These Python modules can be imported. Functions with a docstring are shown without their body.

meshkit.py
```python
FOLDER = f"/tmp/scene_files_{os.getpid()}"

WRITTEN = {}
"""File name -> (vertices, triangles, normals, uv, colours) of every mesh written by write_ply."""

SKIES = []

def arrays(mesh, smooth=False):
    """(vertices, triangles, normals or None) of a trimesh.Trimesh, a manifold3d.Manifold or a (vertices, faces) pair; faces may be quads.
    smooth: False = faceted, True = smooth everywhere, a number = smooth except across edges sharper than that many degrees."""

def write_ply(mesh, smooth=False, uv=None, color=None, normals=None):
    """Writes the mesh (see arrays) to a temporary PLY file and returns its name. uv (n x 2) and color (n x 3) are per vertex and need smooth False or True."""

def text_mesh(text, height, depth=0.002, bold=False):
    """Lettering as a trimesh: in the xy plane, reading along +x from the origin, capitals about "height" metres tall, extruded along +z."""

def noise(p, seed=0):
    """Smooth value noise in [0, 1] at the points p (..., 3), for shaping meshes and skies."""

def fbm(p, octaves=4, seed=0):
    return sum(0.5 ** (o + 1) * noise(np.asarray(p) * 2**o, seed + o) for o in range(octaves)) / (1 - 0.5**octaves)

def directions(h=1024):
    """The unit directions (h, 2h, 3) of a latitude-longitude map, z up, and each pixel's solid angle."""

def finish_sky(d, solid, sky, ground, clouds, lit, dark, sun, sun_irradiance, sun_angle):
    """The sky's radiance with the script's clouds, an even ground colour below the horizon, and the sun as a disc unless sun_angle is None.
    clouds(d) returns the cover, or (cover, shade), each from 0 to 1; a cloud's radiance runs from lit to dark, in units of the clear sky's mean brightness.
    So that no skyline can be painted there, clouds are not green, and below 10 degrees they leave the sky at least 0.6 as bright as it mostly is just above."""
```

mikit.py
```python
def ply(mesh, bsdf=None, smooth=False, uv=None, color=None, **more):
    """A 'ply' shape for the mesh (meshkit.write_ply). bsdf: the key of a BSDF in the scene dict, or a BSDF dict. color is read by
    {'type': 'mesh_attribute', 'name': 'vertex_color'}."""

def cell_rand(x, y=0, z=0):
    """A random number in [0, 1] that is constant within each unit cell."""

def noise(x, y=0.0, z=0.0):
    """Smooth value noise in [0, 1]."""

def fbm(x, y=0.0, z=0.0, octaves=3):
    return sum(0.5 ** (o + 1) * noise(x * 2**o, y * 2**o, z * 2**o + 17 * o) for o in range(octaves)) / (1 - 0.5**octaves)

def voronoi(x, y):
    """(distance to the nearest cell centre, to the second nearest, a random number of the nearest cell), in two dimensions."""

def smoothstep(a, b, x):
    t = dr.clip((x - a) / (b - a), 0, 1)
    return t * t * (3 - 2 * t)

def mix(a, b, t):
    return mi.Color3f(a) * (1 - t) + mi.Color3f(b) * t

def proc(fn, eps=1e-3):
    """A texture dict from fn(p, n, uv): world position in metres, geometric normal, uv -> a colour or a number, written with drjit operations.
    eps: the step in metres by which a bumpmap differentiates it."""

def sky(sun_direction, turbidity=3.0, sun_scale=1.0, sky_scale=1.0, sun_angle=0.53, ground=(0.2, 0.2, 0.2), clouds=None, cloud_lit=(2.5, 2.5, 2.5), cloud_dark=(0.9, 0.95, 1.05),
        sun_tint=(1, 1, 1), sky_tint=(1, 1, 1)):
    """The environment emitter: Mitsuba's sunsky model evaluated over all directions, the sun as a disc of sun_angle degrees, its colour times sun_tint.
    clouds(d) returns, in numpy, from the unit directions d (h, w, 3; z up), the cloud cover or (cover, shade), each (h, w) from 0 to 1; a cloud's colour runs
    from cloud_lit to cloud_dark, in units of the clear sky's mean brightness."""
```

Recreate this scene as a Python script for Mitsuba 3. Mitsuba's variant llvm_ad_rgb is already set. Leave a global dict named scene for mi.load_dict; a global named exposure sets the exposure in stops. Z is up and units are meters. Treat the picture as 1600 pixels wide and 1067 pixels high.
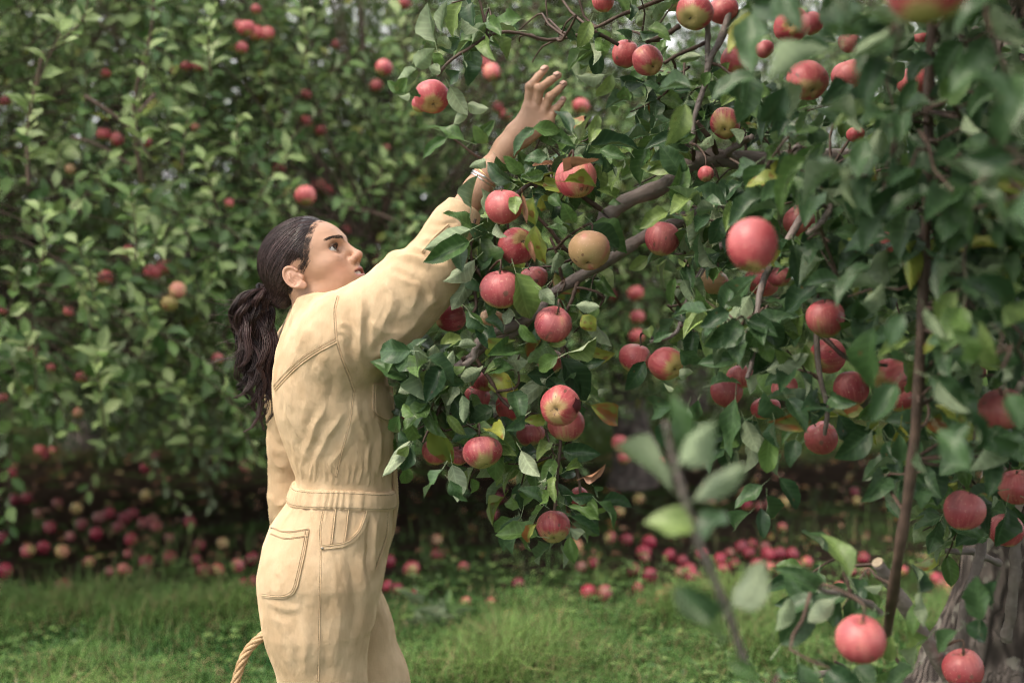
import math, random
import numpy as np, trimesh, mitsuba as mi, drjit as dr
import mikit, meshkit
from mikit import proc, mix, smoothstep
T = mi.ScalarTransform4f

# ------------------------------------------------------------------ camera, sky, exposure
CAM_H, FPX, CX, CY = 1.45, 2222.0, 800.0, 533.5
PITCH = math.atan((CY - 440.0) / FPX)
EYE = np.array([0.0, 0.0, CAM_H])
FWD = np.array([0.0, math.cos(PITCH), -math.sin(PITCH)])
UPV = np.array([0.0, math.sin(PITCH), math.cos(PITCH)])
scene, labels = {}, {}
scene['camera'] = {'type': 'thinlens', 'fov': 2 * math.degrees(math.atan(800 / FPX)), 'fov_axis': 'x',
                   'to_world': T().look_at(origin=EYE.tolist(), target=(EYE + FWD).tolist(), up=[0, 0, 1]),
                   'aperture_radius': 0.0105, 'focus_distance': 2.92, 'near_clip': 0.05, 'far_clip': 400.0}
scene['daylight'] = mikit.sky((-0.55, -0.35, 0.85), turbidity=3, sun_scale=0.36, sun_angle=28, sun_tint=(0.95, 1.0, 1.06), clouds=lambda d: 1.0,
                              cloud_lit=(2.4, 2.4, 2.44))
exposure = 3.12


def at(px, py, depth):
    """The point at world distance `depth` along y that the photograph shows at (px, py)."""
    d = FWD + np.array([1.0, 0, 0]) * (px - CX) / FPX - UPV * (py - CY) / FPX
    return EYE + d * (depth / d[1])


def on_ground(px, py, z=0.0):
    d = FWD + np.array([1.0, 0, 0]) * (px - CX) / FPX - UPV * (py - CY) / FPX
    return EYE + d * ((z - CAM_H) / d[2])


def project(p):
    q = np.asarray(p) - EYE
    w = q @ FWD
    return CX + FPX * q[..., 0] / w, CY - FPX * (q @ UPV) / w, w


# ------------------------------------------------------------------ helpers
used = {}


def key(name):
    n = used.get(name, 0)
    used[name] = n + 1
    return name if n == 0 else f'{name}_{n:03d}'


def tag(k, label=None, cat=None, group=None, kind=None):
    labels[k] = {a: b for a, b in (('label', label), ('category', cat), ('group', group), ('kind', kind)) if b}
    return k


def add(name, mesh, bsdf, parent=None, smooth=True, **more):
    k = key((parent + '__' if parent else '') + name)
    scene[k] = mikit.ply(mesh, bsdf, smooth=smooth, **more)
    return k


def unit(v):
    v = np.asarray(v, float)
    return v / np.maximum(np.linalg.norm(v, axis=-1, keepdims=True), 1e-12)


def spline(pts, n):
    """Catmull-Rom through pts (m, k), n samples."""
    p = np.asarray(pts, float)
    if len(p) < 3:
        return p[0] + (p[-1] - p[0]) * np.linspace(0, 1, n)[:, None]
    q = np.vstack([2 * p[0] - p[1], p, 2 * p[-1] - p[-2]])
    t = np.linspace(0, len(p) - 1 - 1e-9, n)
    i = t.astype(int)
    f = (t - i)[:, None]
    a, b, c, d = q[i], q[i + 1], q[i + 2], q[i + 3]
    return 0.5 * (2 * b + (c - a) * f + (2 * a - 5 * b + 4 * c - d) * f**2 + (3 * b - a - 3 * c + d) * f**3)


def tube(path, rad, sides=8, rough=0.0, seed=0, cap=True):
    p = np.asarray(path, float)
    n = len(p)
    r = np.broadcast_to(np.asarray(rad, float), (n,))
    t = unit(np.gradient(p, axis=0))
    a = np.cross(t[0], [0.31, 0.2, 0.93])
    a = unit(a if np.linalg.norm(a) > 1e-3 else np.cross(t[0], [1, 0, 0]))
    A = [a]
    for i in range(1, n):
        a = A[-1] - t[i] * (A[-1] @ t[i])
        A.append(unit(a))
    A = np.array(A)
    B = np.cross(t, A)
    th = np.arange(sides) * 2 * np.pi / sides
    ring = A[:, None] * np.cos(th)[None, :, None] + B[:, None] * np.sin(th)[None, :, None]
    v = p[:, None] + ring * r[:, None, None]
    if rough:
        k = 1 + rough * (meshkit.fbm(v.reshape(-1, 3) / max(r.mean() * 1.6, 1e-4), 2, seed) - 0.5).reshape(n, sides, 1) * 2
        v = p[:, None] + ring * r[:, None, None] * k
    v = v.reshape(-1, 3)
    i, j = np.meshgrid(np.arange(n - 1), np.arange(sides), indexing='ij')
    j2 = (j + 1) % sides
    a, b, c, d = i * sides + j, i * sides + j2, (i + 1) * sides + j2, (i + 1) * sides + j
    f = np.vstack([np.stack([a, b, c], -1).reshape(-1, 3), np.stack([a, c, d], -1).reshape(-1, 3)])
    if cap:
        v = np.vstack([v, p[:1], p[-1:]])
        jj = np.arange(sides)
        f = np.vstack([f, np.stack([(jj + 1) % sides, jj, jj * 0 + n * sides], 1),
                       np.stack([(n - 1) * sides + jj, (n - 1) * sides + (jj + 1) % sides, jj * 0 + n * sides + 1], 1)])
    return v, f


def join(parts):
    vs, fs, k = [], [], 0
    for v, f in parts:
        vs.append(v)
        fs.append(np.asarray(f) + k)
        k += len(v)
    return np.vstack(vs), np.vstack(fs)


# ------------------------------------------------------------------ materials
def rgb(c):
    return {'type': 'rgb', 'value': list(c)}


def leaf_colour(back):
    def fn(p, n, uv):
        i = dr.floor(uv.x)
        u = uv.x - i
        kind = dr.floor(uv.y)
        v = uv.y - kind
        r1, r2, r3 = mikit.cell_rand(i, 3), mikit.cell_rand(i, 7), mikit.cell_rand(i, 11)
        if back:
            base = mix((0.19, 0.245, 0.15), (0.30, 0.345, 0.235), r1)
        else:
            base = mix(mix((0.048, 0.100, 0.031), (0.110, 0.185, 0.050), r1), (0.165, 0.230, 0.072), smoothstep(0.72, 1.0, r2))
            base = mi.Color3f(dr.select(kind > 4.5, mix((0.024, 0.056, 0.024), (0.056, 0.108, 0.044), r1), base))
        x = dr.abs(u - 0.5) * 2
        vein = dr.maximum(smoothstep(0.10, 0.02, x), 0.6 * smoothstep(0.80, 0.97, dr.abs(dr.sin((v * 7.0 - x * 1.5) * 3.1416))))
        blot = mikit.fbm(u * 5 + i * 3.1, v * 5 + i * 1.7, 0.5, octaves=2)
        base = base * (0.78 + 0.44 * blot)
        base = mix(base, base * 1.5 + mi.Color3f(0.02, 0.025, 0.01), vein * 0.55)
        speck = smoothstep(0.80, 0.87, mikit.noise(u * 9 + i * 2.3, v * 13 + i * 3.7, 8.5)) * smoothstep(0.45, 0.55, r3)
        base = mix(base, (0.13, 0.075, 0.030), speck * 0.85)
        spot = smoothstep(0.60, 0.70, mikit.noise(u * 4 + i * 5.3, v * 5 + i * 2.1, 4.5))
        yel = mix((0.30, 0.30, 0.055), (0.17, 0.23, 0.05), r3)
        yel = mix(yel, (0.20, 0.085, 0.03), spot * 0.8)
        yel = mix(base, yel, smoothstep(0.30, 0.62, mikit.noise(u * 2.2 + i * 1.3, v * 2.6 + i * 4.7, 1.5) + 0.12))
        brn = mix(mix((0.20, 0.23, 0.06), (0.24, 0.10, 0.035), smoothstep(0.38, 0.55, mikit.noise(u * 4 + i, v * 4 + i * 2.2, 2.5))), base, smoothstep(0.62, 0.7, mikit.noise(u * 3 + i, v * 3, 7.5)))
        dry = mix((0.42, 0.23, 0.14), (0.19, 0.085, 0.05), blot)
        young = mix((0.20, 0.28, 0.10), (0.30, 0.37, 0.17), r1) * (0.8 + 0.35 * blot)  # pale tone, also used to paint highlights into the crowns
        c = dr.select(kind < 0.5, base, dr.select(kind < 1.5, yel, dr.select(kind < 2.5, brn, dr.select(kind < 3.5, dry, dr.select(kind < 4.5, young, base)))))
        return mi.Color3f(c)
    return fn


TOP, UNDER = leaf_colour(False), leaf_colour(True)
scene['leaf_material'] = {'type': 'blendbsdf', 'weight': 0.26,
    'a': {'type': 'twosided',
          'front': {'type': 'principled', 'base_color': proc(TOP), 'roughness': 0.43, 'specular': 0.45},
          'back': {'type': 'principled', 'base_color': proc(UNDER), 'roughness': 0.75, 'specular': 0.25}},
    'b': {'type': 'principledthin', 'base_color': proc(TOP), 'roughness': 0.6, 'diff_trans': 1.5, 'spec_trans': 0.0}}


def fissures(p):
    w = mikit.noise(p.x * 6, p.y * 6, p.z * 4) * 1.5
    a = dr.abs(mikit.fbm(p.x * 30 + w, p.y * 30 + w, p.z * 7, octaves=2) - 0.5) * 4
    b = dr.abs(mikit.fbm(p.x * 55, p.y * 55 + w, p.z * 22, octaves=2) - 0.5) * 4
    return dr.minimum(a, 0.35 + b)


def bark_colour(p, n, uv):
    c = mix((0.040, 0.031, 0.028), (0.185, 0.150, 0.135), smoothstep(0.05, 0.75, fissures(p)))
    c = c * (0.75 + 0.5 * mikit.fbm(p.x * 70, p.y * 70, p.z * 50, octaves=2))
    return mix(c, (0.27, 0.25, 0.215), smoothstep(0.60, 0.72, mikit.fbm(p.x * 24, p.y * 24, p.z * 20, octaves=3)) * 0.7)


scene['bark'] = {'type': 'twosided', 'b': {'type': 'bumpmap', 'scale': 0.012,
    't': proc(lambda p, n, uv: dr.minimum(fissures(p), 1.0), eps=2e-3),
    'b': {'type': 'principled', 'base_color': proc(bark_colour), 'roughness': 0.8, 'specular': 0.3}}}
scene['limb_bark'] = {'type': 'twosided', 'b': {'type': 'bumpmap', 'scale': 0.0022,
    't': proc(lambda p, n, uv: mikit.fbm(p.x * 120, p.y * 120, p.z * 120, octaves=2), eps=1e-3),
    'b': {'type': 'principled', 'roughness': 0.62, 'specular': 0.35,
          'base_color': proc(lambda p, n, uv: mix(mix((0.095, 0.072, 0.068), (0.26, 0.215, 0.20), mikit.fbm(p.x * 34, p.y * 34, p.z * 34)), (0.26, 0.235, 0.21), smoothstep(0.55, 0.8, mikit.fbm(p.x * 120, p.y * 120, p.z * 120)) * 0.4))}}}
scene['twig_bark'] = {'type': 'twosided', 'b': {'type': 'principled', 'roughness': 0.6, 'specular': 0.3,
    'base_color': proc(lambda p, n, uv: mix((0.052, 0.034, 0.028), (0.115, 0.075, 0.058), mikit.noise(p.x * 60, p.y * 60, p.z * 60)))}}
scene['cut_wood'] = {'type': 'principled', 'base_color': rgb((0.36, 0.29, 0.21)), 'roughness': 0.8}


def apple_colour(p, n, uv):
    i = dr.floor(uv.x)
    u = uv.x - i
    kind = dr.floor(uv.y)
    v = uv.y - kind
    r1, r2 = mikit.cell_rand(i, 5), mikit.cell_rand(i, 9)
    ang = u * 6.28318
    cx, sx = dr.cos(ang), dr.sin(ang)
    streak = mikit.fbm(cx * 12 + i * 3, sx * 12 + i, v * 3.5, octaves=2)
    cloud = mikit.fbm(cx * 1.2 + i * 2.3, sx * 1.2 + i * 5.1, v * 2.2, octaves=2)
    red = mix((0.42, 0.045, 0.058), (0.27, 0.018, 0.040), r1)
    red = mix(red, (0.60, 0.175, 0.165), smoothstep(0.36, 0.72, streak * 0.35 + cloud * 0.65) * 0.75)
    green = mix((0.42, 0.36, 0.10), (0.34, 0.33, 0.11), r2)
    # kind 0 crimson, 1 red with green round the calyx, 2 russet green, 3 dull fallen red, 4 yellow, 5 deeper fallen crimson with shade put into its tone
    g = smoothstep(0.50, 0.78, cloud * 0.75 + 0.55 * smoothstep(0.62, 1.0, v) + 0.22 * (streak - 0.5))
    c0 = mix(red, green, g * 0.65)
    c1 = mix(red, green, smoothstep(0.42, 0.72, cloud * 0.7 + 0.55 * smoothstep(0.5, 1.0, v) + 0.25 * (streak - 0.5)) * 0.85)
    c2 = mix(mix((0.36, 0.28, 0.115), (0.44, 0.20, 0.12), cloud), red, smoothstep(0.58, 0.72, cloud) * 0.6)
    c3 = mix(red * 0.6, (0.17, 0.075, 0.045), smoothstep(0.45, 0.65, cloud))
    c4 = mix((0.46, 0.37, 0.12), (0.50, 0.22, 0.12), smoothstep(0.5, 0.7, cloud))
    c5 = mix(mix((0.29, 0.016, 0.044), (0.15, 0.009, 0.026), r1), (0.36, 0.075, 0.08), smoothstep(0.55, 0.8, cloud) * 0.6)
    c = dr.select(kind < 0.5, c0, dr.select(kind < 1.5, c1, dr.select(kind < 2.5, c2, dr.select(kind < 3.5, c3, dr.select(kind < 4.5, c4, c5)))))
    dots = smoothstep(0.80, 0.9, mikit.noise(cx * 17 + i, sx * 17, v * 27))
    c = mix(c, (0.62, 0.40, 0.30), dots * 0.5)
    scab = smoothstep(0.83, 0.88, mikit.noise(cx * 4.2 + i * 2.9, sx * 4.2 + i, v * 6.5)) * smoothstep(0.40, 0.50, r2)
    c = mix(c, (0.12, 0.060, 0.038), scab * 0.8)
    bloom = mikit.noise(cx * 1.7 + i * 1.9, sx * 1.7, v * 2.5)
    c = mix(c, (0.62, 0.36, 0.34), (0.06 + 0.34 * bloom * smoothstep(0.75, 0.1, v)) * dr.select(kind > 4.5, 0.3, 1.0))
    bowl = smoothstep(0.07, 0.0, v) + smoothstep(0.955, 1.0, v)
    return mix(c, (0.20, 0.14, 0.055), bowl * 0.75)


scene['apple_skin'] = {'type': 'principled', 'base_color': proc(apple_colour), 'roughness': 0.42, 'specular': 0.4, 'clearcoat': 0.12, 'clearcoat_gloss': 0.5}
scene['calyx_material'] = {'type': 'twosided', 'b': {'type': 'principled', 'base_color': rgb((0.075, 0.055, 0.035)), 'roughness': 0.9}}
scene['stem_material'] = {'type': 'principled', 'base_color': rgb((0.085, 0.062, 0.035)), 'roughness': 0.7}
scene['blade_material'] = {'type': 'blendbsdf', 'weight': 0.3,
    'a': {'type': 'twosided', 'b': {'type': 'principled', 'base_color': {'type': 'mesh_attribute', 'name': 'vertex_color'}, 'roughness': 0.55, 'specular': 0.3}},
    'b': {'type': 'principledthin', 'base_color': {'type': 'mesh_attribute', 'name': 'vertex_color'}, 'roughness': 0.6, 'diff_trans': 1.4}}


def ground_colour(p, n, uv):
    a = mikit.fbm(p.x * 1.3, p.y * 1.3, 0.0, octaves=3)
    b = mikit.fbm(p.x * 22, p.y * 22, 0.0, octaves=3)
    c = mikit.noise(p.x * 7, p.y * 7, 3.0)
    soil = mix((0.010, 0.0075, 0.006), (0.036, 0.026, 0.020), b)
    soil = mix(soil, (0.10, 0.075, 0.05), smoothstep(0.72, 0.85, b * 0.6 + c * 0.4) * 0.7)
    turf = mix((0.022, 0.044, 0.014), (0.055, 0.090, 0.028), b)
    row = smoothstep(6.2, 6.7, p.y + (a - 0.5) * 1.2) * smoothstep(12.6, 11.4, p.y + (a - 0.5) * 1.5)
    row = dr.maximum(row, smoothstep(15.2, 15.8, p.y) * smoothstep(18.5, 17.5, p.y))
    lawn = mix(turf, (0.11, 0.085, 0.045), smoothstep(0.52, 0.66, a) * smoothstep(10.0, 11.5, p.y) * 0.8)
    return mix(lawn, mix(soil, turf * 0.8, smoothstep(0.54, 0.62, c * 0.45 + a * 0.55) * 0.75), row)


scene['ground_material'] = {'type': 'twosided', 'b': {'type': 'bumpmap', 'scale': 0.02,
    't': proc(lambda p, n, uv: mikit.fbm(p.x * 18, p.y * 18, 0.0, octaves=3), eps=4e-3),
    'b': {'type': 'diffuse', 'reflectance': proc(ground_colour)}}}


def material(name, colour, rough, spec=0.3, **more):
    scene[name] = {'type': 'twosided', 'b': {'type': 'principled', 'base_color': rgb(colour) if not isinstance(colour, dict) else colour,
                                             'roughness': rough, 'specular': spec, **more}}


material('bruise_material', (0.085, 0.016, 0.022), 0.5)


# ------------------------------------------------------------------ leaves
def leaf_template(rows, side, fold=0.25, curl=0.25, wave=0.0, seed=0, twist=0.0):
    """Unit leaf along +x, top side +z, with 2*side columns; u across and v along are its uv."""
    rs = np.random.RandomState(seed)
    v = np.linspace(0, 1, rows + 1)
    w = 0.45 * np.clip(np.sin(np.pi * np.clip(v, 0, 1) ** 0.93), 0, 1) ** 0.72
    w[0], w[-1] = (0.012, 0.004) if rows > 3 else (0, 0)
    c = np.linspace(-1, 1, 2 * side + 1)
    V, C = np.meshgrid(v, c, indexing='ij')
    jag = 1 + 0.03 * rs.randn(*V.shape) * (np.abs(C) > 0.9)
    y = C * w[:, None] * jag
    ph = rs.rand() * 6
    z = fold * np.abs(y) - curl * V**2 * 0.5 + wave * np.abs(C) ** 1.5 * np.sin(V * 11 + ph + 1.3 * np.sign(C)) * 0.16 * (w[:, None] / 0.5)
    tw = twist * (V - 0.3)
    y, z = y * np.cos(tw) - z * np.sin(tw), y * np.sin(tw) + z * np.cos(tw)
    x = V * (1 - 0.10 * curl * V)
    pts = np.stack([x, y, z], -1).reshape(-1, 3)
    m = 2 * side + 1
    i, j = np.meshgrid(np.arange(rows), np.arange(m - 1), indexing='ij')
    a = i * m + j
    f = np.vstack([np.stack([a, a + m, a + m + 1], -1).reshape(-1, 3), np.stack([a, a + m + 1, a + 1], -1).reshape(-1, 3)])
    uv = np.stack([0.06 + 0.44 * (C.ravel() + 1), 0.01 + 0.97 * V.ravel()], 1)
    f = f[np.linalg.norm(np.cross(pts[f[:, 1]] - pts[f[:, 0]], pts[f[:, 2]] - pts[f[:, 0]]), axis=1) > 1e-7]
    return pts, f, uv


def petiole(pts, f, uv, length=0.28, w=0.012):
    p = np.array([[-length, -w, 0.06], [-length, w, 0.06], [0.02, -w, 0], [0.02, w, 0], [-length, 0, 0.06 + w * 1.6], [0.02, 0, w * 1.4]])
    k = len(pts)
    q = np.array([[0, 2, 3], [0, 3, 1], [0, 4, 5], [0, 5, 2], [4, 1, 3], [4, 3, 5]]) + k
    return np.vstack([pts, p]), np.vstack([f, q]), np.vstack([uv, np.tile([[0.5, 0.02]], (6, 1))])


FINE = [petiole(*leaf_template(7, 2, fo, cu, wa, s, tw)) for s, (fo, cu, wa, tw) in enumerate(
    [(0.35, 0.45, 0.45, 0.35), (0.5, 0.8, 0.6, -0.5), (0.28, 0.3, 0.7, 0.6), (0.7, 0.5, 0.45, -0.3), (0.42, 0.95, 0.55, 0.2), (0.8, 0.8, 0.6, 0.6)])]
CURLED = [petiole(*leaf_template(8, 2, 0.9, 1.5, 1.6, 31, 1.9)), petiole(*leaf_template(8, 2, 1.1, 1.1, 1.8, 32, -2.2))]
THIN = [leaf_template(3, 1, fo, cu, 0.0, s + 20, tw) for s, (fo, cu, tw) in enumerate([(0.25, 0.4, 0.2), (0.4, 0.8, -0.3), (0.15, 0.2, 0.5), (0.55, 0.5, -0.4)])]
FAR = [leaf_template(2, 1, 0.3, 0.5, 0.0, 29, 0.2), leaf_template(2, 1, 0.5, 0.8, 0.0, 30, -0.3)]
COARSE = [petiole(*leaf_template(3, 1, fo, cu, 0.0, s + 20, tw), w=0.016) for s, (fo, cu, tw) in enumerate([(0.25, 0.4, 0.2), (0.4, 0.8, -0.3), (0.15, 0.2, 0.5), (0.55, 0.5, -0.4)])]
_templates = {}


def leaf_ply(which, ident, kind):
    """A leaf's ply dict, shared between alike leaves."""
    k = (which, ident, kind)
    if k not in _templates:
        pts, f, uv = (CURLED if which >= 200 else COARSE if which >= 100 else FINE)[which % 100]
        _templates[k] = mikit.ply((pts, f), 'leaf_material', smooth=True, uv=uv + np.array([ident, kind]))
    return _templates[k]


def frames(axis, normal):
    x = unit(axis)
    n = unit(normal - x * np.sum(normal * x, -1, keepdims=True))
    return x, np.cross(n, x), n


class Leaves:
    """Leaves as rows: base, axis, normal, length, width, tone id, kind."""

    def __init__(self):
        self.rows = []

    def put(self, base, axis, normal, length, width, ident, kind=0):
        self.rows.append(np.concatenate([base, axis, normal, [length, width, ident, kind]]))

    def array(self):
        return np.array(self.rows)


def leaf_parts(rows, parent, templates, first=0, name='leaf'):
    """One entry of the scene per leaf."""
    x, y, n = frames(rows[:, 3:6], rows[:, 6:9])
    for i, r in enumerate(rows):
        m = np.eye(4)
        m[:3, 0], m[:3, 1], m[:3, 2], m[:3, 3] = x[i] * r[9], y[i] * r[10], n[i] * r[9], r[:3]
        which = first + int(r[11]) % templates if r[12] != 3 else 200 + int(r[11]) % 2
        k = key(f'{parent}__{name}')
        scene[k] = {**leaf_ply(which, int(r[11]) % 36, int(r[12])), 'to_world': T(m.tolist())}


def leaf_mass(rows, parent, bank, name='foliage'):
    """All these leaves as one mesh."""
    x, y, n = frames(rows[:, 3:6], rows[:, 6:9])
    vs, fs, uvs, k = [], [], [], 0
    which = rows[:, 11].astype(int) % len(bank)
    for b, (pts, f, uv) in enumerate(bank):
        s = which == b
        if not s.any():
            continue
        r = rows[s]
        v = (r[:, None, :3] + x[s][:, None] * (pts[None, :, :1] * r[:, None, 9:10]) + y[s][:, None] * (pts[None, :, 1:2] * r[:, None, 10:11])
             + n[s][:, None] * (pts[None, :, 2:] * r[:, None, 9:10])).reshape(-1, 3)
        vs.append(v)
        fs.append((f[None] + (np.arange(len(r)) * len(pts))[:, None, None]).reshape(-1, 3) + k)
        uvs.append((uv[None] + r[:, None, 11:13]).reshape(-1, 2))
        k += len(v)
    kk = key(f'{parent}__{name}')
    scene[kk] = mikit.ply((np.vstack(vs), np.vstack(fs)), 'leaf_material', smooth=True, uv=np.vstack(uvs))
    tag(kk, kind='stuff')


# ------------------------------------------------------------------ apples
def apple_mesh(ident, kind, sides=22, rings=14, seed=0):
    s = np.linspace(0, 1, rings + 1)
    phi = s * np.pi
    r = np.sin(phi) * (1.0 + 0.06 * np.cos(phi))
    z = 0.88 * np.cos(phi)
    z -= 0.30 * np.exp(-(r / 0.22) ** 2) * (phi < 1.2) - 0.20 * np.exp(-(r / 0.20) ** 2) * (phi > 1.9)
    u = np.linspace(0, 1, sides + 1)
    rs = np.random.RandomState(seed + 7 * ident)
    a, b, c = rs.rand(3) * 6.28
    lump = 1 + 0.025 * np.cos(2 * np.pi * u * 2 + a) + 0.018 * np.cos(2 * np.pi * u * 5 + b)
    tilt = 1 + 0.05 * np.cos(2 * np.pi * u + c)
    R = r[:, None] * lump[None]
    v = np.stack([R * np.cos(2 * np.pi * u), R * np.sin(2 * np.pi * u), z[:, None] * tilt[None]], -1).reshape(-1, 3)
    m = sides + 1
    i, j = np.meshgrid(np.arange(rings), np.arange(sides), indexing='ij')
    q = i * m + j
    f = np.vstack([np.stack([q, q + m, q + m + 1], -1).reshape(-1, 3), np.stack([q, q + m + 1, q + 1], -1).reshape(-1, 3)])
    uv = np.stack([np.tile(0.01 + 0.98 * u, rings + 1) + ident, np.repeat(0.002 + 0.99 * s, m) + kind], 1)
    # seam: normals are averaged across it
    n = np.zeros_like(v)
    fn = np.cross(v[f[:, 1]] - v[f[:, 0]], v[f[:, 2]] - v[f[:, 0]])
    for k in range(3):
        np.add.at(n, f[:, k], fn)
    n = n.reshape(rings + 1, m, 3)
    n[:, 0] += n[:, -1]
    n[:, -1] = n[:, 0]
    n[0], n[-1] = n[0].sum(0), n[-1].sum(0)
    return v, f, uv, unit(n.reshape(-1, 3))


_apples = {}


def apple_ply(ident, kind, small):
    k = (ident, kind, small)
    if k not in _apples:
        v, f, uv, n = apple_mesh(ident, kind, *((12, 8) if small else (24, 16)))
        path = meshkit.write_ply((v, f), False, uv, None, normals=n)
        _apples[k] = {'type': 'ply', 'filename': path, 'face_normals': False, 'bsdf': {'type': 'ref', 'id': 'apple_skin'}}
    return _apples[k]


def calyx_mesh():
    parts = []
    for k in range(5):
        a = k * 2 * np.pi / 5
        b = np.array([math.cos(a), math.sin(a), 0])
        c = np.array([-math.sin(a), math.cos(a), 0])
        p = np.array([b * 0.03 - c * 0.05, b * 0.03 + c * 0.05, b * 0.13 + [0, 0, -0.05], b * 0.06 + [0, 0, 0.03]])
        parts.append((p, np.array([[0, 1, 2], [0, 2, 3], [1, 3, 2]])))
    v, f = join(parts)
    return v + [0, 0, -0.70], f


CALYX = mikit.ply(calyx_mesh(), 'calyx_material', smooth=False)
STEM = mikit.ply(tube(spline([(0, 0, 0.52), (0.03, 0.0, 0.70), (0.10, 0.02, 0.90)], 5), [0.05, 0.035, 0.032, 0.034, 0.05], 6), 'stem_material', smooth=True)


def apple(centre, radius, down, kind, label, group, ident, detail=True, spin=0.0):
    """An apple whose calyx end points along `down`."""
    z = -unit(down)
    x = unit(np.cross(z, [0.3, 0.5, 0.81]))
    y = np.cross(z, x)
    x, y = x * math.cos(spin) + y * math.sin(spin), y * math.cos(spin) - x * math.sin(spin)
    m = np.eye(4)
    fat = 0.97 + 0.06 * math.sin(ident * 2.7)
    m[:3, 0], m[:3, 1], m[:3, 2], m[:3, 3] = x * radius * fat, y * radius * (fat + 0.04 * math.cos(ident * 1.3)), z * radius * (2.0 - fat - 0.02 + 0.05 * math.sin(ident * 4.1)), centre
    k = key('apple')
    w = T(m.tolist())
    if detail:
        scene[k] = {**apple_ply(ident % 24, kind, False), 'to_world': w}
        scene[k + '__calyx'] = {**CALYX, 'to_world': w}
        scene[k + '__stem'] = {**STEM, 'to_world': w}
    else:
        scene[k] = {**apple_ply(ident % 12, kind, True), 'to_world': w}
    tag(k, label, 'apple', group)
    return k

# ------------------------------------------------------------------ ground
def ground_height(x, y):
    p = np.stack([x, y, np.zeros_like(x)], -1)
    return 0.05 * (meshkit.fbm(p * 0.9, 2, 5) - 0.5) + 0.03 * (meshkit.fbm(p * 5.0, 2, 9) - 0.5)


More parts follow.
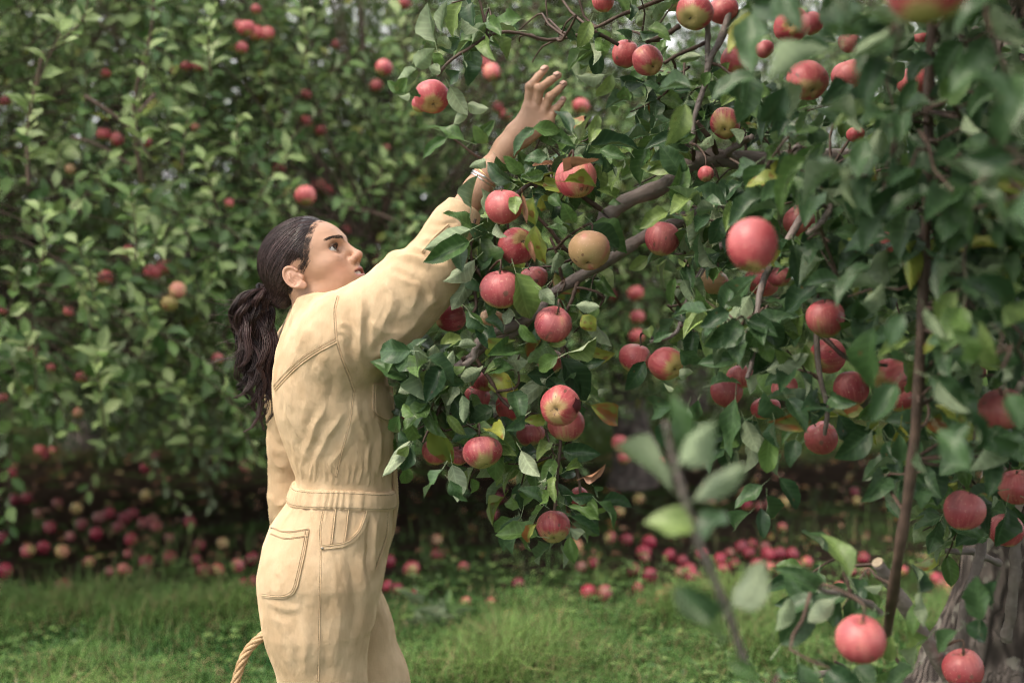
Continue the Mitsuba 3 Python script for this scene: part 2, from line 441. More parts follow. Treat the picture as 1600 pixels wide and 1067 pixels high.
gx = np.concatenate([np.linspace(-60, -7, 12)[:-1], np.linspace(-7, 7, 180), np.linspace(7, 60, 12)[1:]])
gy = np.concatenate([np.linspace(-30, 2, 8)[:-1], np.linspace(2, 15, 160), np.linspace(15, 90, 18)[1:]])
X, Y = np.meshgrid(gx, gy, indexing='ij')
Z = ground_height(X, Y)
i, j = np.meshgrid(np.arange(len(gx) - 1), np.arange(len(gy) - 1), indexing='ij')
q = i * len(gy) + j
add('ground', (np.stack([X, Y, Z], -1).reshape(-1, 3), np.vstack([np.stack([q, q + len(gy), q + len(gy) + 1], -1).reshape(-1, 3), np.stack([q, q + len(gy) + 1, q + 1], -1).reshape(-1, 3)])), 'ground_material')
tag('ground', 'orchard ground, mown grass with a dark bare strip under the tree row', kind='structure')


def blades(x, y, h, w, lean, colour, rs):
    """Bent grass blades: five vertices and three triangles each."""
    n = len(x)
    a = rs.rand(n) * 2 * np.pi
    side = np.stack([-np.sin(a), np.cos(a), 0 * a], 1)
    out = np.stack([np.cos(a), np.sin(a), 0 * a], 1)
    b = np.stack([x, y, ground_height(x, y) - 0.008], 1)
    up = np.array([0, 0, 1.0])
    m1 = b + up * (h * 0.58)[:, None] + out * (lean * h * 0.25)[:, None]
    t = b + up * (h * (1.0 - 0.35 * lean))[:, None] + out * (lean * h * 0.9)[:, None]
    s0, s1 = side * (w / 2)[:, None], side * (w * 0.36)[:, None]
    v = np.stack([b - s0, b + s0, m1 - s1, m1 + s1, t], 1).reshape(-1, 3)
    f = (np.array([[0, 1, 3], [0, 3, 2], [2, 3, 4]])[None] + (np.arange(n) * 5)[:, None, None]).reshape(-1, 3)
    return v, f, np.repeat(colour, 5, axis=0)


rs = np.random.RandomState(3)
N = 150000
y = 4.2 + 4.1 * rs.rand(N) ** 0.9
x = (rs.rand(N) * 2 - 1) * (y * 0.40 + 0.7)
pn = np.stack([x, y, 0 * x], 1)
clump = meshkit.fbm(pn * 2.2, 3, 11)
edge = 6.28 + 0.7 * (meshkit.fbm(pn * 1.4, 2, 21) - 0.5)
keep = (rs.rand(N) < 0.25 + 1.4 * clump) & (rs.rand(N) < 1 / (1 + np.exp((y - edge) / 0.13)) + 0.03 * clump)
x, y, clump = x[keep], y[keep], clump[keep]
h = (0.045 + 0.27 * clump**2.2) * (0.6 + 0.9 * rs.rand(len(x)))
col = np.array([0.050, 0.112, 0.027]) + rs.rand(len(x), 1) * np.array([0.075, 0.118, 0.036]) + (clump[:, None] - 0.5) * np.array([0.13, 0.11, 0.03])
dry = rs.rand(len(x)) < 0.17
col[dry] = np.array([0.24, 0.20, 0.10]) * (0.6 + 0.6 * rs.rand(dry.sum(), 1))
g1 = blades(x, y, h, 0.0035 + 0.004 * rs.rand(len(x)), 0.25 + 1.1 * rs.rand(len(x)), np.clip(col, 0.01, 1), rs)
# thin grass of the bare strip and of the alley beyond it
N = 46000
y2 = 6.6 + 9.3 * rs.rand(N)
x2 = (rs.rand(N) * 2 - 1) * (y2 * 0.40 + 0.4)
pn = np.stack([x2, y2, 0 * x2], 1)
c2 = meshkit.fbm(pn * 1.1, 3, 33)
inside = (y2 < 12.0)
keep = np.where(inside, (c2 > 0.54) & (rs.rand(N) < 0.45), rs.rand(N) < 0.9)
x2, y2, c2 = x2[keep], y2[keep], c2[keep]
col2 = np.array([0.026, 0.045, 0.014]) + rs.rand(len(x2), 1) * np.array([0.035, 0.05, 0.015]) + (y2 > 12)[:, None] * np.array([0.03, 0.03, 0.005])
g2 = blades(x2, y2, (0.03 + 0.06 * rs.rand(len(x2))) * (1 + 0.5 * (y2 > 12)), 0.006 + 0.005 * rs.rand(len(x2)), 0.3 + rs.rand(len(x2)), col2, rs)
v, f = join([g1[:2], g2[:2]])
add('grass', (v, f), 'blade_material', smooth=False, color=np.vstack([g1[2], g2[2]]))
tag('grass', 'uneven green orchard grass mixed with dry blades', kind='stuff')

# clover and low weeds among the grass
rs = np.random.RandomState(8)
cl = Leaves()
for _ in range(2600):
    yy = 4.6 + 2.6 * rs.rand() ** 1.3
    xx = (rs.rand() * 2 - 1) * (yy * 0.40 + 0.2)
    if meshkit.fbm(np.array([[xx * 1.3, yy * 1.3, 2.0]]), 2, 4)[0] < 0.47:
        continue
    c = np.array([xx, yy, float(ground_height(np.array([xx]), np.array([yy]))[0]) + 0.035 + 0.05 * rs.rand()])
    a0 = rs.rand() * 6.28
    for k in range(3):
        a = a0 + k * 2.09
        d = np.array([math.cos(a), math.sin(a), 0.15])
        cl.put(c, d, np.array([0, 0, 1.0]) + 0.3 * rs.randn(3), 0.022 + 0.02 * rs.rand(), 0.022 + 0.014 * rs.rand(), rs.randint(36), 0)
leaf_mass(cl.array(), 'clover', [leaf_template(2, 1, 0.1, 0.2, 0, 60)], 'leaf')
scene['clover'] = scene.pop('clover__leaf')
labels.pop('clover__leaf')
tag('clover', 'low clover and weed leaves growing through the grass', kind='stuff')


# broad weeds
def weed(px, py, n, size, label, seed):
    rs = np.random.RandomState(seed)
    c = on_ground(px, py, 0.02)
    k0 = key('weed_plant')
    rows = Leaves()
    for k in range(n):
        a = k * 2.4 + rs.rand() * 0.6
        e = 0.35 + 0.9 * rs.rand()
        d = np.array([math.cos(a) * math.cos(e), math.sin(a) * math.cos(e), math.sin(e)])
        rows.put(c + 0.015 * rs.randn(3) * [1, 1, 0], d, np.array([0, 0, 1.0]) - d * 0.3, size * (0.6 + 0.6 * rs.rand()), size * (0.24 + 0.12 * rs.rand()), 5 + rs.randint(3) * 7, 0)
    leaf_parts(rows.array(), k0, 6)
    tag(k0, label, 'weed')


weed(690, 985, 14, 0.17, 'broad-leaved weed clump in the grass just right of the person in the jumpsuit', 1)
weed(655, 955, 10, 0.15, 'smaller broad-leaved weed beside the trouser leg, behind the larger weed clump', 2)
weed(905, 1012, 7, 0.09, 'low broad-leaved weed in the grass below the hanging apple cluster', 3)
weed(790, 985, 8, 0.11, 'low dock-like weed in the grass right of the weed clump by the person', 4)

# leaf litter on the bare strip
rs = np.random.RandomState(15)
lit = Leaves()
for _ in range(700):
    yy = 7.3 + 4.6 * rs.rand()
    xx = (rs.rand() * 2 - 1) * (yy * 0.40 + 0.3)
    c = np.array([xx, yy, float(ground_height(np.array([xx]), np.array([yy]))[0]) + 0.012])
    a = rs.rand() * 6.28
    lit.put(c, np.array([math.cos(a), math.sin(a), 0.1]), np.array([0, 0, 1.0]) + 0.5 * rs.randn(3), 0.05 + 0.03 * rs.rand(), 0.035, rs.randint(36), 3 if rs.rand() < 0.5 else 2)
leaf_mass(lit.array(), 'leaf_litter', [leaf_template(3, 1, 0.3, 0.6, 0, 61)], 'leaf')
scene['leaf_litter'] = scene.pop('leaf_litter__leaf')
labels.pop('leaf_litter__leaf')
tag('leaf_litter', 'dry brown fallen leaves on the bare soil', kind='stuff')


# ------------------------------------------------------------------ where the apples in the trees behind hang: photo position, radius, depth
BACK = [(385, 45, 14, 0), (400, 52, 13, 0), (373, 40, 9, 0), (378, 75, 11, 0), (418, 53, 12, 0), (290, 104, 8, 0), (307, 104, 9, 0), (165, 116, 8, 0), (162, 210, 11, 0), (183, 218, 12, 0),
        (228, 222, 10, 0), (477, 306, 18, 0), (498, 290, 11, 0), (512, 297, 10, 0), (238, 426, 14, 0), (257, 418, 13, 0), (165, 434, 13, 1), (278, 454, 15, 2), (265, 474, 14, 4), (478, 190, 10, 0),
        (501, 205, 9, 0), (478, 148, 9, 0), (600, 106, 15, 0), (588, 134, 11, 0), (768, 113, 15, 0), (756, 100, 11, 0), (908, 166, 14, 0), (128, 590, 11, 1), (107, 487, 9, 0), (47, 552, 10, 1),
        (80, 575, 8, 1), (592, 410, 12, 0), (632, 6, 11, 0), (4, 486, 8, 0), (8, 159, 9, 0), (4, 622, 8, 0), (122, 645, 9, 2), (62, 703, 10, 0), (82, 703, 7, 1), (440, 265, 7, 1),
        (432, 262, 7, 1), (305, 200, 7, 1), (340, 560, 10, 1), (358, 318, 8, 1), (110, 265, 9, 2), (200, 392, 10, 1), (400, 15, 8, 0), (540, 360, 8, 0), (604, 232, 7, 1), (790, 180, 10, 0),
        (778, 168, 9, 0), (525, 70, 8, 0)]
BACK_RIGHT = [(993, 458, 14, 0), (955, 462, 10, 0), (996, 495, 12, 0), (995, 525, 13, 0), (968, 692, 14, 0), (975, 714, 12, 1), (1175, 135, 10, 0), (940, 640, 9, 0), (1030, 720, 8, 0)]
BACK_AT = []
for px, py, r, kind in BACK + BACK_RIGHT:
    D = FPX * 0.0385 / r
    right = (px, py, r, kind) in BACK_RIGHT
    D = float(np.clip(D, 5.15, 6.3) if px < 430 else np.clip(D, 5.9, 7.2) if not right else np.clip(D, 7.4, 8.4))
    BACK_AT.append((px, py, r, D))
BACK_ARR = np.array(BACK_AT)

# ------------------------------------------------------------------ the trees behind
def crown_tree(x0, y0, r, h, n_shoots, label, seed, parts=300, length=0.082, per=15, coarse=True, skirt=0.65, thr=0.40):
    rs = np.random.RandomState(seed)
    t = key('orchard_tree')
    base = np.array([x0, y0, -0.05])
    fork = np.array([x0 + 0.1 * rs.randn(), y0 + 0.1 * rs.randn(), 0.85])
    trunk = tube(spline([base, base + [0.03, 0, 0.3], (base + fork) / 2 + [0.04, 0.02, 0], fork], 12), np.linspace(0.16, 0.115, 12) + 0.05 * np.exp(-np.linspace(0, 8, 12)), 12, 0.18, seed)
    add('trunk', trunk, 'bark', t)
    centre = np.array([x0, y0, skirt + (h - skirt) * 0.36])
    limbs = []
    for k in range(8):
        a = k * 0.785 + rs.rand() * 0.5
        e = [0.15, 0.75, 0.35, 1.1][k % 4] + 0.2 * rs.rand()
        d = np.array([math.cos(a) * math.cos(e), math.sin(a) * math.cos(e), math.sin(e)])
        end = fork + d * r * (0.75 + 0.2 * rs.rand()) * np.array([1, 1, 1.15])
        mid = (fork + end) / 2 + rs.randn(3) * 0.12 + [0, 0, 0.15]
        p = spline([fork - [0, 0, 0.1], mid, end], 12)
        limbs.append(p)
        add('branch', tube(p, np.linspace(0.055, 0.014, 12), 8, 0.15, seed + k), 'bark', t)
    nodes = np.vstack([p[3:] for p in limbs])
    L = Leaves()
    twigs = []
    made = 0
    for _ in range(n_shoots * 6):
        if made >= n_shoots:
            break
        d = unit(rs.randn(3))
        if d[1] > 0.45 and rs.rand() < 0.75:
            continue
        q = rs.rand() ** 0.38
        wide = (max(1 - d[2] ** 2, 1e-6) ** (0.5 if d[2] > 0 else 0.18)) / max(math.hypot(d[0], d[1]), 1e-6)
        s = centre + d * np.array([r * wide, r * wide, (h - skirt) * (0.64 if d[2] > 0 else 0.36)]) * q * (1 + 0.22 * (meshkit.fbm((d * 2.2 + seed)[None], 2, seed)[0] - 0.5) * 2)
        if s[2] < max(0.28, skirt - 0.25) or meshkit.fbm((s * 1.25)[None], 2, seed + 5)[0] < thr:
            continue
        made += 1
        out = unit(d * [1, 1, 0.5] + [0, 0, 0.65] + 0.45 * rs.randn(3))
        if d[2] < -0.2:
            out = unit(d * [1, 1, 0] + [0, 0, -0.35] + 0.5 * rs.randn(3))
        ln = 0.22 + 0.30 * rs.rand()
        bend = np.array([0, 0, 0.10 if out[2] > 0 else -0.05]) + 0.05 * rs.randn(3)
        m = per if q > 0.6 else per - 4
        tt = (np.arange(m) + 0.3) / m
        pts = s + out * (tt * ln)[:, None] + bend * (tt**2)[:, None]
        near = nodes[np.argmin(((nodes - s) ** 2).sum(1))]
        near = s + (near - s) * min(1.0, 0.42 / max(np.linalg.norm(near - s), 1e-6))
        twigs.append(tube(spline([near, (near + s) / 2 + [0, 0, 0.05], s, s + out * ln * 0.5 + bend * 0.25, s + out * ln + bend], 5), np.linspace(0.0055, 0.002, 5), 3, cap=False))
        light = 0.62 if rs.rand() < 0.27 else 0.05          # pale young shoots, their paleness also painted in as highlights among dark ones
        ph = rs.rand() * 6.28
        a1 = unit(np.cross(out, [0.2, 0.3, 0.9]))
        a2 = np.cross(out, a1)
        for k in range(m):
            an = ph + k * 2.4
            ax = unit(out * (0.55 + 0.5 * tt[k]) + a1 * math.cos(an) + a2 * math.sin(an) + [0, 0, -0.15] + 0.2 * rs.randn(3))
            nn = unit(np.array([0, 0, 1.0]) + out * 0.5 + 0.45 * rs.randn(3) + d * 0.5)
            l = length * (0.65 + 0.6 * rs.rand()) * (1.12 - 0.45 * tt[k])
            L.put(pts[k] + ax * 0.012, ax, nn, l, l * (0.50 + 0.14 * rs.rand()), rs.randint(36), 1 if rs.rand() < 0.02 else 4 if rs.rand() < light * (0.5 + 0.6 * (k > m - 6)) else 0)
    rows = L.array()
    px, py, w = project(rows[:, :3] + rows[:, 3:6] * rows[:, 9:10] * 0.5)
    gone = np.zeros(len(rows), bool)
    for ax_, ay_, ar_, ad_ in BACK_ARR:   # an apple hangs where the leaves leave it room
        gone |= (np.hypot(px - ax_, py - ay_) < ar_ * 1.25 + 6) & (w < ad_ + 0.05) & (rs.rand(len(rows)) < 0.93)
    rows = rows[~gone]
    v, f = join(twigs)
    k = add('twig', (v, f), 'twig_bark', t)
    tag(k, kind='stuff')
    px, py, w = project(rows[:, :3])
    inframe = (px > 0) & (px < 1600) & (py > 0) & (py < 1067)
    order = np.argsort(np.where(inframe, w - 6 * rows[:, 9], 1e3))
    big = order[:parts]
    rest = np.setdiff1d(np.arange(len(rows)), big)
    if parts:
        leaf_parts(rows[big], t, 4, 100)
    leaf_mass(rows[rest], t, THIN if coarse else FAR)
    tag(t, label, 'tree')
    return t


crown_tree(-3.55, 7.9, 2.95, 4.9, 2450, 'dense apple tree filling the left side behind the ponytail, fruit dotted through it', 101, skirt=0.55, length=0.094)
crown_tree(-0.95, 8.7, 2.3, 5.0, 1800, 'dark leafy apple tree directly behind the face and raised arm', 202, thr=0.43)
crown_tree(0.85, 10.0, 2.1, 4.9, 1500, 'apple tree in the row behind, seen under and through the fruiting bough', 303, thr=0.42, skirt=0.75)
crown_tree(4.5, 9.9, 2.0, 4.8, 1100, 'apple tree at the right end of the row behind, mostly hidden by the near tree', 404, parts=120, skirt=0.8)
for k, (x, y, lab) in enumerate([(-4.6, 15.5, 'distant apple tree showing through gaps above the left tree'), (-1.2, 16.2, 'distant apple tree beyond the gap between the left and middle trees'),
                                 (2.0, 15.8, 'distant apple tree beyond the grassy alley, left of the gap at right'), (4.7, 17.5, 'distant apple tree closing the grassy alley at the right'), (8.0, 16.5, 'distant apple tree at the far right beyond the trunk')]):
    crown_tree(x, y, 2.7, 5.6 + 0.4 * (k % 3), 850, lab, 500 + 7 * k, parts=0, length=0.14, per=13, skirt=0.25, thr=0.34, coarse=False)
for x, y, lab in ((-3.7, 12.3, 'apple tree of the next row, glimpsed under the left tree'), (-0.3, 12.9, 'apple tree of the next row, behind the person')):
    crown_tree(x, y, 2.0, 4.2, 800, lab, 700 + int(y * 10), parts=0, length=0.12, per=13, skirt=0.35, thr=0.36, coarse=False)

# sawn limbs and bare sticks that show in the trees behind
for pts, r, own, lab in (
        ([(292, 402, 6.6), (318, 388, 6.5), (350, 386, 6.45), (380, 389, 6.4)], 0.019, 'orchard_tree', 'pale sawn limb showing left of the hair'),
        ([(322, 500, 6.9), (345, 488, 6.7), (368, 474, 6.6)], 0.020, 'orchard_tree', 'grey limb stub left of the ponytail'),
        ([(132, 150, 5.2), (170, 175, 5.22), (207, 203, 5.25)], 0.0075, 'orchard_tree', 'bare brown stick'),
        ([(242, 148, 5.3), (213, 180, 5.25)], 0.007, 'orchard_tree', None),
        ([(222, 285, 5.3), (212, 220, 5.25), (211, 150, 5.2), (235, 60, 5.15), (240, 0, 5.1)], 0.0075, 'orchard_tree', None),
        ([(110, 215, 5.6), (150, 225, 5.6), (205, 258, 5.65)], 0.006, 'orchard_tree', None),
        ([(45, 290, 4.9), (42, 230, 4.9), (48, 170, 4.88), (68, 80, 4.85)], 0.006, 'orchard_tree', None),
        ([(528, 324, 6.6), (570, 330, 6.55), (600, 338, 6.5), (622, 348, 6.5)], 0.010, 'orchard_tree_001', 'bare grey stick right of the forehead'),
        ([(545, 230, 7.2), (575, 205, 7.2), (600, 190, 7.1)], 0.012, 'orchard_tree_001', None)):
    k = add('branch', tube(spline([at(*p) for p in pts], 10), r * np.linspace(1.1, 0.9, 10), 8, 0.12, 4), 'twig_bark' if r < 0.015 else 'bark', own)
    if lab:
        tag(k, lab)

# shoots with large pale leaves at the front of the left trees
rs = np.random.RandomState(77)
for pts, n, own, ln in (
        ([(235, 250, 5.1), (213, 200, 5.1), (228, 110, 5.05), (240, 10, 5.0)], 15, 'orchard_tree', 0.10),
        ([(45, 260, 4.85), (42, 215, 4.85), (52, 150, 4.83), (95, 50, 4.8)], 14, 'orchard_tree', 0.10),
        ([(208, 430, 5.3), (212, 390, 5.25), (210, 340, 5.2), (205, 300, 5.2)], 12, 'orchard_tree', 0.105),
        ([(168, 700, 5.9), (160, 640, 5.6), (152, 580, 5.5), (155, 550, 5.5)], 13, 'orchard_tree', 0.11),
        ([(300, 700, 6.2), (285, 640, 6.0), (270, 600, 6.0)], 9, 'orchard_tree', 0.11),
        ([(375, 250, 5.7), (370, 215, 5.6), (372, 190, 5.6)], 8, 'orchard_tree', 0.09),
        ([(285, 260, 5.3), (287, 220, 5.3), (295, 180, 5.3)], 8, 'orchard_tree', 0.09),
        ([(640, 110, 6.2), (625, 70, 6.1), (622, 25, 6.0)], 9, 'orchard_tree_001', 0.10), ([(150, 480, 5.4), (140, 430, 5.35), (120, 380, 5.3)], 9, 'orchard_tree', 0.09), ([(340, 330, 5.6), (330, 290, 5.55), (318, 250, 5.5)], 9, 'orchard_tree', 0.09),
        ([(60, 430, 5.2), (70, 380, 5.15), (60, 330, 5.1)], 9, 'orchard_tree', 0.09), ([(400, 320, 5.7), (420, 280, 5.6), (450, 240, 5.5)], 9, 'orchard_tree', 0.09), ([(100, 60, 5.0), (130, 30, 4.95), (140, -20, 4.9)], 9, 'orchard_tree', 0.09),
        ([(330, 120, 5.3), (325, 70, 5.25), (330, 20, 5.2)], 10, 'orchard_tree', 0.095), ([(60, 620, 5.7), (45, 560, 5.6), (40, 520, 5.5)], 10, 'orchard_tree', 0.10), ([(220, 560, 5.6), (235, 520, 5.6), (225, 480, 5.5)], 9, 'orchard_tree', 0.09),
        ([(470, 110, 6.0), (480, 60, 5.9), (470, 15, 5.9)], 9, 'orchard_tree', 0.09), ([(560, 310, 6.4), (590, 280, 6.3), (600, 250, 6.3)], 9, 'orchard_tree_001', 0.10), ([(650, 470, 6.3), (620, 440, 6.2), (600, 400, 6.2)], 8, 'orchard_tree_001', 0.10)):
    p = spline([at(*q) for q in pts], 14)
    n = int(n * 1.25)
    add('branch', tube(p, np.linspace(0.005, 0.0022, 14), 5), 'twig_bark', own)
    L = Leaves()
    d = unit(p[-1] - p[0])
    a1 = unit(np.cross(d, [0.2, 0.9, 0.3]))
    a2 = np.cross(d, a1)
    for k in range(n):
        f = (k + 1) / n
        o = p[min(13, int(f * 13.9))]
        an = k * 2.4 + rs.rand()
        ax = unit(d * 0.8 + a1 * math.cos(an) + a2 * math.sin(an))
        L.put(o, ax, unit(d * 0.8 + 0.3 * rs.randn(3) + [0, -0.2, 0.5]), ln * (0.7 + 0.4 * rs.rand()), ln * 0.5, rs.randint(36), 4 if rs.rand() < 0.65 else 0)
    leaf_parts(L.array(), own, 4, 100)

# ------------------------------------------------------------------ apples in the trees behind
rs = np.random.RandomState(42)


def hue(kind):
    return ['crimson', 'orange-red', 'russet', 'dull red', 'yellow'][kind]



ORD = 'first second third fourth fifth sixth seventh eighth ninth tenth eleventh twelfth thirteenth fourteenth'.split()


def ordinal(i, total):
    if total == 1:
        return 'only', ''
    if i == 0:
        return 'leftmost', ''
    if i == total - 1:
        return 'rightmost', ''
    return (ORD[i], ' from left') if i < 14 else (ORD[total - 1 - i], ' from right')


ranks = {}


def rank(zone, items):
    for i, it in enumerate(sorted(items)):
        ranks[zone, it] = ordinal(i, len(items))


def back_zone(px, py, kind):
    right = (px, py) in {q[:2] for q in BACK_RIGHT}
    if 365 < px < 425 and py < 90:
        return hue(kind), 'in the tight cluster topping the left tree'
    band = ' up high' if py < 160 else ' at mid height' if py < 400 else ' low down'
    return hue(kind), 'under the bough, in the row behind' if right else ('in the left tree' if px < 430 else 'in the middle tree') + band


for z in {back_zone(*q[:2], q[3]) for q in BACK + BACK_RIGHT}:
    rank(z, [q[:2] for q in BACK + BACK_RIGHT if back_zone(q[0], q[1], q[3]) == z])

for n, (px, py, r, kind) in enumerate(BACK + BACK_RIGHT):
    right = n >= len(BACK)
    D = BACK_AT[n][3]
    rad = r * D / FPX
    single = {(477, 306): 'crimson apple with its calyx facing out, hanging just above the forehead', (278, 454): 'russet yellowish apple hanging left of the ponytail, upper of two',
              (265, 474): 'yellow apple hanging left of the ponytail, lower of two', (592, 410): 'dark crimson apple behind the lips, by the sleeve', (600, 106): 'crimson apple in the dark gap left of the upper bough',
              (128, 590): 'dull orange-red apple low in the left tree above the pale shoot', (908, 166): 'blurred crimson apple right of the raised fingertips', (165, 434): 'small bright orange-red apple alone in the left tree',
              (768, 113): 'blurred crimson apple left of the raised fingers', (238, 426): 'left one of two dark crimson apples touching under a pale shoot', (257, 418): 'right one of two dark crimson apples touching under a pale shoot'}.get((px, py))
    z = back_zone(px, py, kind)
    q = ranks[z, (px, py)]
    lab = single or f'{q[0]} {z[0]} apple{q[1]} {z[1]}'
    apple(at(px, py, D), rad, unit(np.array([0.4 * rs.randn(), -0.5, -1.0])), kind, lab, f'apples {z[1]}', 3 + 5 * n, detail=False, spin=rs.rand() * 6)

# ------------------------------------------------------------------ fallen apples
FALL = [(18, 739, 11, 0), (22, 777, 13, 0), (42, 775, 12, 0), (78, 818, 14, 0), (3, 835, 13, 0), (44, 857, 15, 1), (68, 852, 12, 0), (97, 856, 14, 4), (120, 793, 14, 4), (154, 806, 14, 3), (128, 816, 11, 3),
        (151, 832, 12, 0), (205, 840, 14, 0), (186, 818, 13, 0), (207, 800, 13, 0), (245, 820, 14, 3), (228, 773, 12, 4), (229, 876, 13, 0), (265, 868, 13, 0), (296, 813, 12, 0), (312, 848, 10, 0),
        (348, 845, 10, 4), (306, 872, 11, 0), (318, 888, 13, 0), (340, 887, 11, 1), (371, 882, 13, 1), (394, 868, 12, 0), (8, 889, 14, 0), (100, 916, 16, 0), (82, 932, 10, 1), (93, 947, 11, 1),
        (194, 886, 13, 1), (173, 889, 10, 3), (139, 872, 10, 1), (383, 730, 11, 0), (72, 711, 10, 0), (228, 732, 9, 0), (243, 711, 9, 0), (90, 785, 9, 3), (170, 800, 13, 0), (195, 806, 12, 0), (223, 812, 12, 3),
        (238, 806, 11, 3), (396, 908, 11, 0), (380, 910, 9, 0), (608, 881, 12, 0), (643, 891, 17, 1), (683, 866, 12, 0), (606, 918, 11, 0), (621, 923, 10, 0), (651, 932, 10, 0), (683, 841, 10, 2),
        (777, 774, 11, 0), (803, 747, 10, 4), (818, 765, 11, 0), (770, 798, 10, 3), (724, 886, 9, 1), (809, 913, 8, 0), (908, 885, 10, 3), (927, 879, 11, 0), (919, 932, 14, 0), (945, 934, 15, 3),
        (899, 851, 12, 4), (911, 817, 11, 4), (953, 840, 11, 1), (979, 842, 11, 0), (1014, 845, 13, 0), (1006, 861, 13, 0), (1046, 866, 12, 0), (990, 888, 12, 0), (1015, 895, 14, 0), (997, 922, 11, 0),
        (1035, 937, 14, 1), (1046, 918, 11, 0), (1076, 884, 13, 0), (1084, 892, 13, 0), (1080, 900, 12, 0), (1062, 890, 10, 3), (1125, 868, 13, 0), (1130, 882, 12, 0), (1148, 873, 10, 0), (1158, 850, 13, 0),
        (1170, 860, 12, 0), (1183, 874, 12, 0), (1201, 862, 13, 0), (1218, 862, 13, 0), (1238, 862, 12, 0), (1203, 881, 11, 1), (1219, 881, 12, 0), (1261, 873, 11, 1), (1285, 922, 9, 4), (1312, 915, 10, 1),
        (1348, 872, 12, 0), (1351, 892, 9, 3), (1332, 890, 8, 0), (1410, 890, 9, 1), (1462, 905, 13, 0), (1472, 912, 12, 0), (1485, 900, 14, 0), (1484, 920, 11, 1), (1487, 928, 9, 0), (1430, 948, 9, 0),
        (1165, 787, 11, 0), (1185, 788, 9, 3), (1204, 786, 12, 3), (1225, 783, 12, 4), (1162, 770, 9, 1), (1222, 820, 9, 1), (962, 778, 11, 0), (998, 777, 11, 4), (968, 796, 10, 4), (1388, 770, 10, 1),
        (1335, 768, 9, 0), (1338, 781, 8, 4), (1450, 740, 9, 0), (1110, 780, 8, 0), (1390, 735, 8, 0), (795, 975, 12, 4), (840, 983, 10, 4), (1004, 946, 8, 1), (1096, 862, 11, 0), (1066, 872, 11, 0), (1140, 860, 10, 3),
        (1176, 846, 9, 0), (1196, 850, 9, 3), (1250, 878, 8, 0), (872, 968, 9, 4), (767, 952, 8, 1), (728, 948, 8, 1), (1008, 870, 9, 3), (265, 835, 9, 3), (110, 835, 9, 3), (200, 862, 9, 3), (60, 800, 9, 3)]
NAMED = {(100, 916): 'rosy fallen apple lying forward in the grass at the far left', (97, 856): 'fallen apple at left with a pale yellow ring round its calyx', (643, 891): 'pale pink fallen apple beside the trouser leg',
         (919, 932): 'magenta-red fallen apple at the grass edge, left of a touching pair', (945, 934): 'dark blotched fallen apple at the grass edge, right of a touching pair', (795, 975): 'pale yellow windfall in the grass right of the weeds',
         (840, 983): 'small pale windfall in the grass, right of the yellow one', (120, 793): 'yellow fallen apple on the dark soil at left', (1225, 783): 'yellow fallen apple far back on the soil at right',
         (899, 851): 'orange-yellow fallen apple right under the lowest hanging apple', (44, 857): 'orange-red fallen apple with a brown centre at the far left', (1285, 922): 'small yellow windfall behind the short cut stick',
         (683, 841): 'russet fallen apple on soil right of the hip', (803, 747): 'orange-yellow fallen apple far back under the bough'}


def fall_zone(px, py, kind):
    side = 'left of the person' if px < 420 else 'right of the person' if px < 860 else 'below the bough' if px < 1110 else 'in the heap behind the shoot' if px < 1300 else 'beside the near trunk'
    place = 'in the grass edge' if py > 900 else 'far back on the soil' if py < 800 else 'on the dark soil'
    return hue(kind), place + ' ' + side


for z in {fall_zone(q[0], q[1], q[3]) for q in FALL}:
    rank(z, [q[:2] for q in FALL if fall_zone(q[0], q[1], q[3]) == z])
for n, (px, py, r, kind) in enumerate(FALL):
    c = on_ground(px, py, 0.03)
    rad = float(np.clip(0.95 * r * c[1] / FPX, 0.028, 0.041))
    c = on_ground(px, py, rad * 0.86)
    c[2] = float(ground_height(c[:1], c[1:2])[0]) + rad * (0.80 if c[1] > 6.6 else 1.1)
    z = fall_zone(px, py, kind)
    q = ranks[z, (px, py)]
    lab = NAMED.get((px, py)) or f'{q[0]} {z[0]} fallen apple{q[1]} {z[1]}'
    apple(c, rad, unit(rs.randn(3) * [1, 0.8, 0.5] + [0, -0.9 if kind in (1, 4) else 0, -0.2]), 5 if kind == 0 else kind, lab, 'fallen apples on the ground', 2 + 7 * n, detail=rad * FPX / c[1] > 14.5, spin=rs.rand() * 6)

# ------------------------------------------------------------------ sculpting with distance fields
def ell(p, c, r):
    q = (p - np.asarray(c, np.float32)) / np.asarray(r, np.float32)
    k0 = np.sqrt((q * q).sum(-1))
    q2 = q / np.asarray(r, np.float32)
    return k0 * (k0 - 1) / np.maximum(np.sqrt((q2 * q2).sum(-1)), 1e-6)


def ball(p, c, r):
    return np.sqrt(((p - np.asarray(c, np.float32)) ** 2).sum(-1)) - r


def cone(p, a, b, ra, rb):
    a, b = np.asarray(a, np.float32), np.asarray(b, np.float32)
    d = b - a
    t = np.clip(((p - a) @ d) / (d @ d), 0, 1)
    return np.sqrt(((p - a - t[..., None] * d) ** 2).sum(-1)) - (ra + (rb - ra) * t)


def chain(p, pts, rad, k=0.004):
    out = None
    for i in range(len(pts) - 1):
        d = cone(p, pts[i], pts[i + 1], rad[i], rad[i + 1])
        out = d if out is None else smin(out, d, k)
    return out


def smin(a, b, k):
    h = np.maximum(k - np.abs(a - b), 0) / k
    return np.minimum(a, b) - h * h * k * 0.25


def smax(a, b, k):
    return -smin(-a, -b, k)


